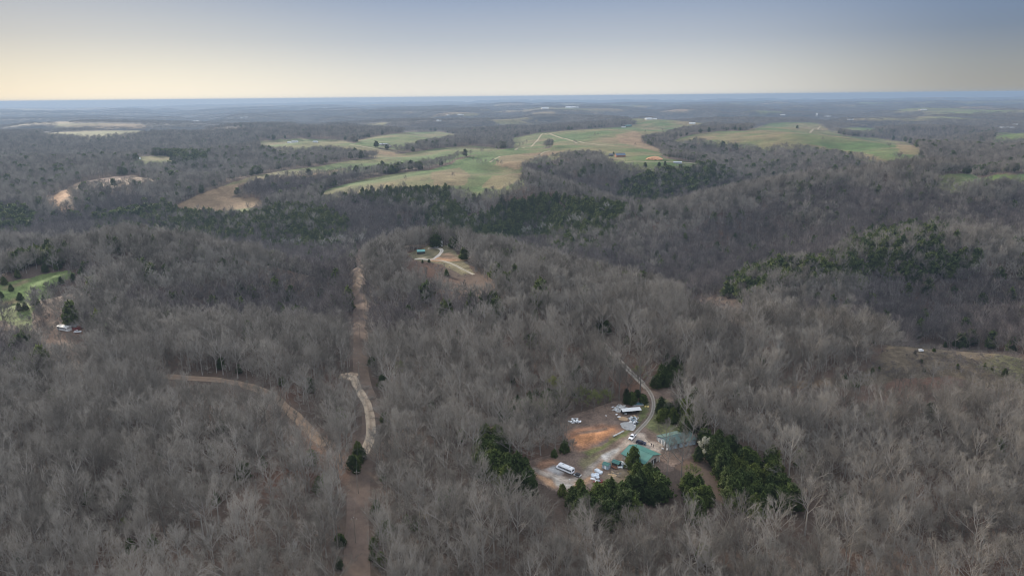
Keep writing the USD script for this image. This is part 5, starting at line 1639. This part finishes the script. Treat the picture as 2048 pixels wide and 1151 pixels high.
for k, (px, py, sx, sy) in enumerate([(1238, 834, 1.6, .9), (1233, 829, 1.2, .7), (1251, 828, 1.0, 1.2), (1212, 832, .8, .5), (1276, 836, .7, .4), (1139, 959, .5, .5), (1158, 951, .6, .4), (1325, 898, .9, .9), (1334, 900, .8, .7)]):
    x, y, z = on_ground(px, py)
    p = thing("white_appliance", ["white panel lying left of the white-roofed shelter", "small white panel above the other left of the shelter", "white box under the left end of the shelter", "tiny white scrap on the brown ground left of the shelter", "pale scrap right of the boards before the shelter", "white lump on the clay below the bus",
                                  "pale block behind the flat trailer", "white drum before the slatted shed, left one", "white drum before the slatted shed, right one"][k], "junk", (x, y, z), k * 37)
    boxpart(p, "casing", (-sx / 2, sx / 2, -sy / 2, sy / 2, -.1, .7 if k in (2, 7, 8) else .3), M_WHITE)
    boxpart(p, "panel", (-sx / 2 + .08, sx / 2 - .08, -sy / 2 + .08, sy / 2 - .08, .3 if k not in (2, 7, 8) else .7, .34 if k not in (2, 7, 8) else .74), M_WHITEPAINT)
b = Mb()
x, y, z = on_ground(1291, 876)
x2, y2, z2 = on_ground(1300, 886)
p = thing("fallen_pole", "dark pole lying on the gravel between the parked car and the two people", "pole", ((x + x2) / 2, (y + y2) / 2, (z + z2) / 2 + .15), bearing((x, y), (x2, y2)))
b.cyl(.12, math.hypot(x2 - x, y2 - y), (0, 0, .12), "x", 10)
part(p, "shaft", b, M_POLE)
b = Mb()
b.cyl(.125, .3, (math.hypot(x2 - x, y2 - y) / 2 - .1, 0, .12), "x", 10)
part(p, "butt", b, M_TIMBER)


# power line along the cleared strip
def power_pole(px, py, label, h=11.0, can=False):
    x, y, z = on_ground(px, py)
    p = thing("utility_pole", label, "utility pole", (x, y, z), 0)
    b = Mb()
    c = trimesh.creation.cone(.21, h * 6, sections=10)
    c = trimesh.creation.cylinder(.15, h + .8, sections=10)
    v = c.vertices
    v[:, :2] *= np.where(v[:, 2:] > 0, .7, 1.1)
    c.apply_translation((0, 0, h / 2 - .4))
    b.m.append(c)
    part(p, "shaft", b, M_POLE)
    boxpart(p, "crossarm", (-1.1, 1.1, -.06, .06, h - .75, h - .62), M_POLE)
    for s in (-1, 0, 1):
        b = Mb()
        b.cyl(.07, .24, (s * .95, 0, h - .5 + (.62 if s == 0 else 0)), "z", 8)
        part(p, "insulator", b, M_WHITE)
    if can:
        b = Mb()
        b.cyl(.34, 1.1, (.45, 0, h - 2.0), "z", 12)
        part(p, "transformer", b, M_STEEL)
    return np.array([x, y, z + h - .2])


_poles = [power_pole(711.5, 1085, "wooden power pole in the lower part of the cleared strip, nearest one"), power_pole(717, 987, "wooden power pole in the cleared strip, second from the bottom"), power_pole(719, 757, "wooden power pole on the gravel pad in the cleared strip"),
          power_pole(720, 676, "wooden power pole in the cleared strip just above the gravel pad"), power_pole(724, 592, "power pole with a transformer can high on the right of the cleared strip", 11, True), power_pole(719, 515, "last small power pole at the top end of the cleared strip")]
_side = power_pole(844, 1030, "power pole among bare trees right of the cleared strip, with guy wires", 9.5)


def wire(a, b, label, sag=1.2, r=.022):
    t = np.linspace(0, 1, 13)[:, None]
    pts = a + (b - a) * t
    pts[:, 2] -= sag * 4 * t[:, 0] * (1 - t[:, 0])
    tw = Twigs()
    tw.tube(pts, np.full(13, r), 4)
    m = usdkit.mesh(stage, numbered("overhead_wire"), tw.mesh(), M_SLATE)
    mark(m, label, "wire")


for k in range(len(_poles) - 1):
    wire(_poles[k], _poles[k + 1], "overhead wire of the cleared strip, " + ("lowest span", "second span up to the gravel pad", "span just above the gravel pad", "span up to the transformer pole", "topmost span")[k])
wire(_poles[0] + np.array([0, -70, 2]), _poles[0], "overhead wire of the cleared strip leaving over the lower edge")
x, y, z = on_ground(1010, 1010)
wire(_side, np.array([x, y, z + 9]), "overhead wire leaving the guyed pole to the right")
for k, (px, py) in enumerate(((839, 1034), (849, 1036))):
    x, y, z = on_ground(px, py)
    tw = Twigs()
    tw.tube([_side - np.array([0, 0, .8]), (x, y, z)], [.03, .03], 4)
    m = usdkit.mesh(stage, numbered("guy_wire"), tw.mesh(), M_STEEL)
    mark(m, f"guy wire with yellow sleeve on the pole right of the strip, the {('left', 'right')[k]} one", "wire")
    tw = Twigs()
    e = np.array([x, y, z])
    tw.tube([e, e + (_side - e) * .28], [.09, .09], 6)
    usdkit.mesh(stage, str(m.GetPath()) + "/sleeve", tw.mesh(), M_YELLOW)


# brush dragged to the side of the gravel road
def brush(px, py, r, label, seed):
    rng = np.random.default_rng(seed)
    x, y, z = on_ground(px, py)
    n = 170
    o = rng.normal(size=(n, 2)) * r * .55
    h = height(x + o[:, 0], y + o[:, 1]) - z + np.abs(rng.normal(size=n)) * .5
    a = rng.uniform(0, 6.28, n)
    base = np.stack([o[:, 0], o[:, 1], h], -1)
    d = np.stack([np.cos(a), np.sin(a), rng.normal(size=n) * .2], -1) * rng.uniform(.8, 3.2, n)[:, None]
    p = thing("brush_pile", label, "brush pile", (x, y, z))
    tw = Twigs()
    tw.blades(base, base + d, rng.uniform(.08, .2, n), rng)
    usdkit.mesh(stage, p + "/branches", tw.mesh(), M_BARK)
    tw = Twigs()
    for k in range(5):
        q = np.append(rng.normal(size=2) * r * .4, .35)
        q[2] += height(x + q[0], y + q[1]) - z
        u = rng.uniform(0, 6.28)
        tw.tube([q, q + np.array([math.cos(u), math.sin(u), .05]) * rng.uniform(2, 5)], [.17, .1], 6)
    usdkit.mesh(stage, p + "/logs", tw.mesh(), M_POLE)


for k, (px, py, r) in enumerate([(733, 778, 4), (745, 797, 4.5), (755, 818, 4.5), (759, 838, 4.5), (761, 858, 4), (752, 872, 3.5)]):
    brush(px, py, r, "heap of cut brush and logs right of the gravel road, " + ("first", "second", "third", "fourth", "fifth", "sixth")[k] + " from its upper end", 40 + k)


# hilltop house, barn and car; trailer home; valley and far buildings
def farm(px, py, L, W, eave, rise, rot, mw, mr, label, name="farmhouse", cat="house", windows=2, chimney=False):
    x, y, z = on_ground(px, py)
    p = thing(name, label, cat, (x, y, z), rot)
    gable(p, L, W, eave, rise, .35, mw, mr)
    for k in range(windows):
        u = -L / 2 + (k + 1) * L / (windows + 1)
        wall_panel(p, "window", "y-", u - .7, u + .7, 1.0, min(2.3, eave - .3), W / 2, M_GLASS, M_WHITE)
    wall_panel(p, "door", "y-", -L / 2 + .5, -L / 2 + 1.5, 0, 2.1, W / 2, M_DARK)
    if chimney:
        boxpart(p, "chimney", (L * .2, L * .2 + .8, .4, 1.2, eave, eave + rise + 1.0), M_BRICK)
    return p


farm(874, 492, 11, 8, 3, 2, 10, M_WHITE, M_SLATE, "white hilltop house half hidden by a green spruce", chimney=True)
farm(842, 507, 7.5, 5, 2.6, 1.3, 12, M_DARK, M_TEAL, "teal-roofed barn on the hilltop yard", "barn", "barn", 0)
x, y, z = on_ground(872, 496)
suv((x, y, z + .2), 190, "small white car before the hilltop house", M_WHITEPAINT)
x, y, z = on_ground(896, 493)
p = thing("white_post", "white marker post at the right border of the hilltop yard", "post", (x, y, z))
boxpart(p, "shaft", (-.25, .25, -.25, .25, -.3, 2.4), M_WHITE)
boxpart(p, "cap", (-.32, .32, -.32, .32, 2.4, 2.6), M_WHITE)
farm(131, 659, 12, 4.4, 2.6, .5, -25, M_WHITE, M_WHITE, "long white trailer home among bare trees on the left", "trailer_home", "house", 4)
farm(148, 658, 8, 6, 2.6, 1.2, 0, M_RED, M_SLATE, "dark red cabin beside the white trailer home", "cabin", "house", 1)
x, y, z = on_ground(156, 665)
suv((x, y, z + .1), 20, "pale car parked right of the dark red cabin", M_WHITEPAINT)
farm(203, 464, 20, 11, 3.5, 2.5, 60, M_WHITE, M_GREYBLUE, "white building with pale blue roof in the valley behind the left hill", "valley_building", "house")
farm(1437, 566, 16, 9, 2.8, 2.2, -10, M_WHITE, M_REDROOF, "red-roofed white house at the valley bottom beyond the ridge")
farm(1451, 555, 9, 6, 2.5, 1.5, 10, M_DARK, M_SLATE, "small grey-roofed shed behind the red-roofed house", "shed", "shed", 0)
farm(1240, 314, 26, 15, 5, 5, 10, M_BRICK, M_BLUEROOF, "large dark blue-roofed farmhouse on its lawn beside the pasture", chimney=True, windows=4)
farm(1222, 312, 12, 8, 3.5, 3, 5, M_DARK, M_SLATE, "dark low barn left of the blue-roofed farmhouse", "barn", "barn", 0)
farm(1355, 327, 20, 7, 3, 1.5, -10, M_STEEL, M_STEEL, "long grey shed among trees right of the orange clay mound", "shed", "shed", 0)
for px, py, L, W, mw, mr, lab, nm in [
    (590, 285, 22, 12, M_WHITE, M_STEEL, "white house on the bright green meadow left of the pastures", "farmhouse"), (579, 286, 16, 9, M_WHITE, M_WHITE, "low white shed left of the meadow's white house", "shed"), (631, 285, 16, 10, M_WHITE, M_STEEL, "small white house right of the dark cut on the far meadow", "farmhouse"),
    (768, 291, 30, 14, M_SIDING, M_STEEL, "tan farm building on the bare slope of the middle pasture", "farmhouse"), (778, 294, 18, 11, M_SIDING, M_WHITE, "smaller tan building right of the one on the middle pasture", "shed"),
    (715, 245, 40, 18, M_WHITE, M_WHITE, "long white building beyond the middle pasture, left one", "barn"), (738, 244, 28, 16, M_WHITE, M_STEEL, "white building right of the long white one beyond the middle pasture", "barn"), (878, 243, 34, 22, M_WHITE, M_WHITE, "bright white barn beyond the middle pasture", "barn"),
    (921, 231, 60, 26, M_WHITE, M_WHITE, "largest white barn of the far farm cluster", "barn"), (903, 237, 26, 16, M_WHITE, M_STEEL, "small white house at the left of the far farm cluster", "farmhouse"), (923, 237, 30, 18, M_WHITE, M_STEEL, "white house below the largest barn of the far cluster", "farmhouse"), (896, 231, 28, 16, M_WHITE, M_WHITE, "white shed at the upper left of the far cluster", "shed"),
    (1256, 253, 42, 18, M_DARK, M_TEAL, "green-roofed barn at the top of the large pasture", "barn"), (1247, 255, 24, 12, M_WHITE, M_STEEL, "low pale shed left of the green-roofed barn", "shed"), (1297, 239, 44, 22, M_WHITE, M_WHITE, "white farmhouse on the skyline meadow, left one", "farmhouse"), (1310, 239, 24, 16, M_WHITE, M_WHITE, "white outbuilding beside the skyline meadow's farmhouse", "barn"),
    (1384, 248, 36, 18, M_WHITE, M_WHITE, "white barn on the upper right pasture", "barn"), (1378, 238, 40, 18, M_WHITE, M_STEEL, "pale house behind the upper right pasture", "farmhouse"), (1144, 210, 160, 60, M_WHITE, M_WHITE, "very long pale building near the far horizon", "barn"), (1075, 222, 60, 30, M_SIDING, M_WHITE, "pale farm building far out left of the horizon barn", "barn"),
    (1345, 214, 70, 30, M_WHITE, M_WHITE, "small white building far out above the upper right pasture", "barn"), (1656, 234, 70, 26, M_WHITE, M_WHITE, "long white shed right of the silo", "barn"), (1700, 240, 40, 22, M_WHITE, M_WHITE, "white house below the far long shed", "farmhouse"), (1788, 211, 70, 36, M_WHITE, M_WHITE, "white building far out on the right plateau", "barn"),
    (1845, 221, 80, 30, M_SIDING, M_WHITE, "pale long building far out at the right", "barn"), (2006, 256, 40, 20, M_WHITE, M_WHITE, "large white barn above the right valley", "barn"), (2022, 256, 32, 18, M_WHITE, M_STEEL, "white house right of the large barn above the right valley", "farmhouse"), (2030, 250, 26, 16, M_WHITE, M_WHITE, "small white shed above the right valley", "shed"),
    (385, 217, 120, 50, M_WHITE, M_WHITE, "white building far out left, first of the distant row", "barn"), (396, 221, 90, 40, M_WHITE, M_WHITE, "white building far out left, second of the distant row", "barn"), (405, 218, 90, 40, M_WHITE, M_WHITE, "white building far out left, third of the distant row", "barn"), (348, 228, 70, 34, M_WHITE, M_WHITE, "white building far out left below the distant row", "barn"),
    (487, 223, 80, 34, M_WHITE, M_WHITE, "white building far out right of the distant left row", "barn"), (425, 232, 60, 30, M_WHITE, M_STEEL, "pale house far out on the left plateau", "farmhouse"), (965, 210, 90, 40, M_SIDING, M_WHITE, "pale building on a cleared far hill near the centre", "barn"), (945, 209, 80, 36, M_WHITE, M_WHITE, "white building left of the cleared far hill", "barn"), (1090, 209, 90, 40, M_WHITE, M_WHITE, "white building far out left of the very long one", "barn"),
    (1565, 231, 50, 24, M_WHITE, M_WHITE, "white farm building left of the silo", "barn"), (1642, 203, 120, 60, M_SIDING, M_WHITE, "pale cluster building close under the horizon right of centre", "barn"), (276, 318, 14, 8, M_WHITE, M_WHITE, "white shed at the left end of the small dark-edged meadow", "shed"), (1166, 314, 14, 8, M_SIDING, M_STEEL, "pale cabin seen through the trees left of the farmhouse", "cabin"),
]:
    farm(px, py, L, W, W * .22 + 1, W * .14 + .6, (px * 7) % 40 - 20, mw, mr, lab, nm, {"barn": "barn", "shed": "shed"}.get(nm, "house"), 1)
x, y, z = on_ground(1633, 233)
p = thing("silo", "white domed silo on the far right plateau", "silo", (x, y, z))
b = Mb()
b.cyl(9, 26, (0, 0, 12), "z", 20)
part(p, "barrel", b, M_WHITE, smooth=40)
s = trimesh.creation.icosphere(2, 9)
s.apply_translation((0, 0, 25))
part(p, "dome", s, M_WHITE, smooth=True)
for px, lab in ((648, "left"), (653, "right")):
    x, y, z = on_ground(px, 216, 0, 16000)
    p = thing("water_tower", f"slender white water tower on the left horizon, the {lab} of two", "water tower", (x, y, z))
    b = Mb()
    b.cyl(6, 60, (0, 0, 26), "z", 12)
    part(p, "shaft", b, M_WHITE, smooth=40)
    s = trimesh.creation.icosphere(2, 1.0)
    s.apply_scale((12, 12, 10))
    s.apply_translation((0, 0, 60))
    part(p, "tank", s, M_WHITE, smooth=True)
x, y, z = on_ground(807, 204, 0, 20000)
p = thing("radio_mast", "thin dark mast with a drum on the skyline left of centre", "mast", (x, y, z))
b = Mb()
b.cyl(4, 70, (0, 0, 30), "z", 8)
part(p, "shaft", b, M_DARK)
b = Mb()
b.cyl(11, 22, (0, 0, 66), "z", 12)
part(p, "drum", b, M_SLATE)
x, y, z = on_ground(1841, 703)
p = thing("abandoned_truck", "abandoned white box truck at the top of the right-hand clearing", "truck", (x, y, z), 8)
boxpart(p, "box", (-2.2, 1.2, -1.1, 1.1, .7, 2.6), M_WHITE)
place(stage.GetPrimAtPath(p), (x, y, z), 8, .6)
boxpart(p, "cab", (1.25, 2.6, -1.0, 1.0, .5, 1.9), M_WHITE)
boxpart(p, "windscreen", (2.58, 2.64, -.85, .85, 1.2, 1.75), M_GLASS)
wheels(p, (1.8, -1.3), .9, .42, .24, M_STEEL)
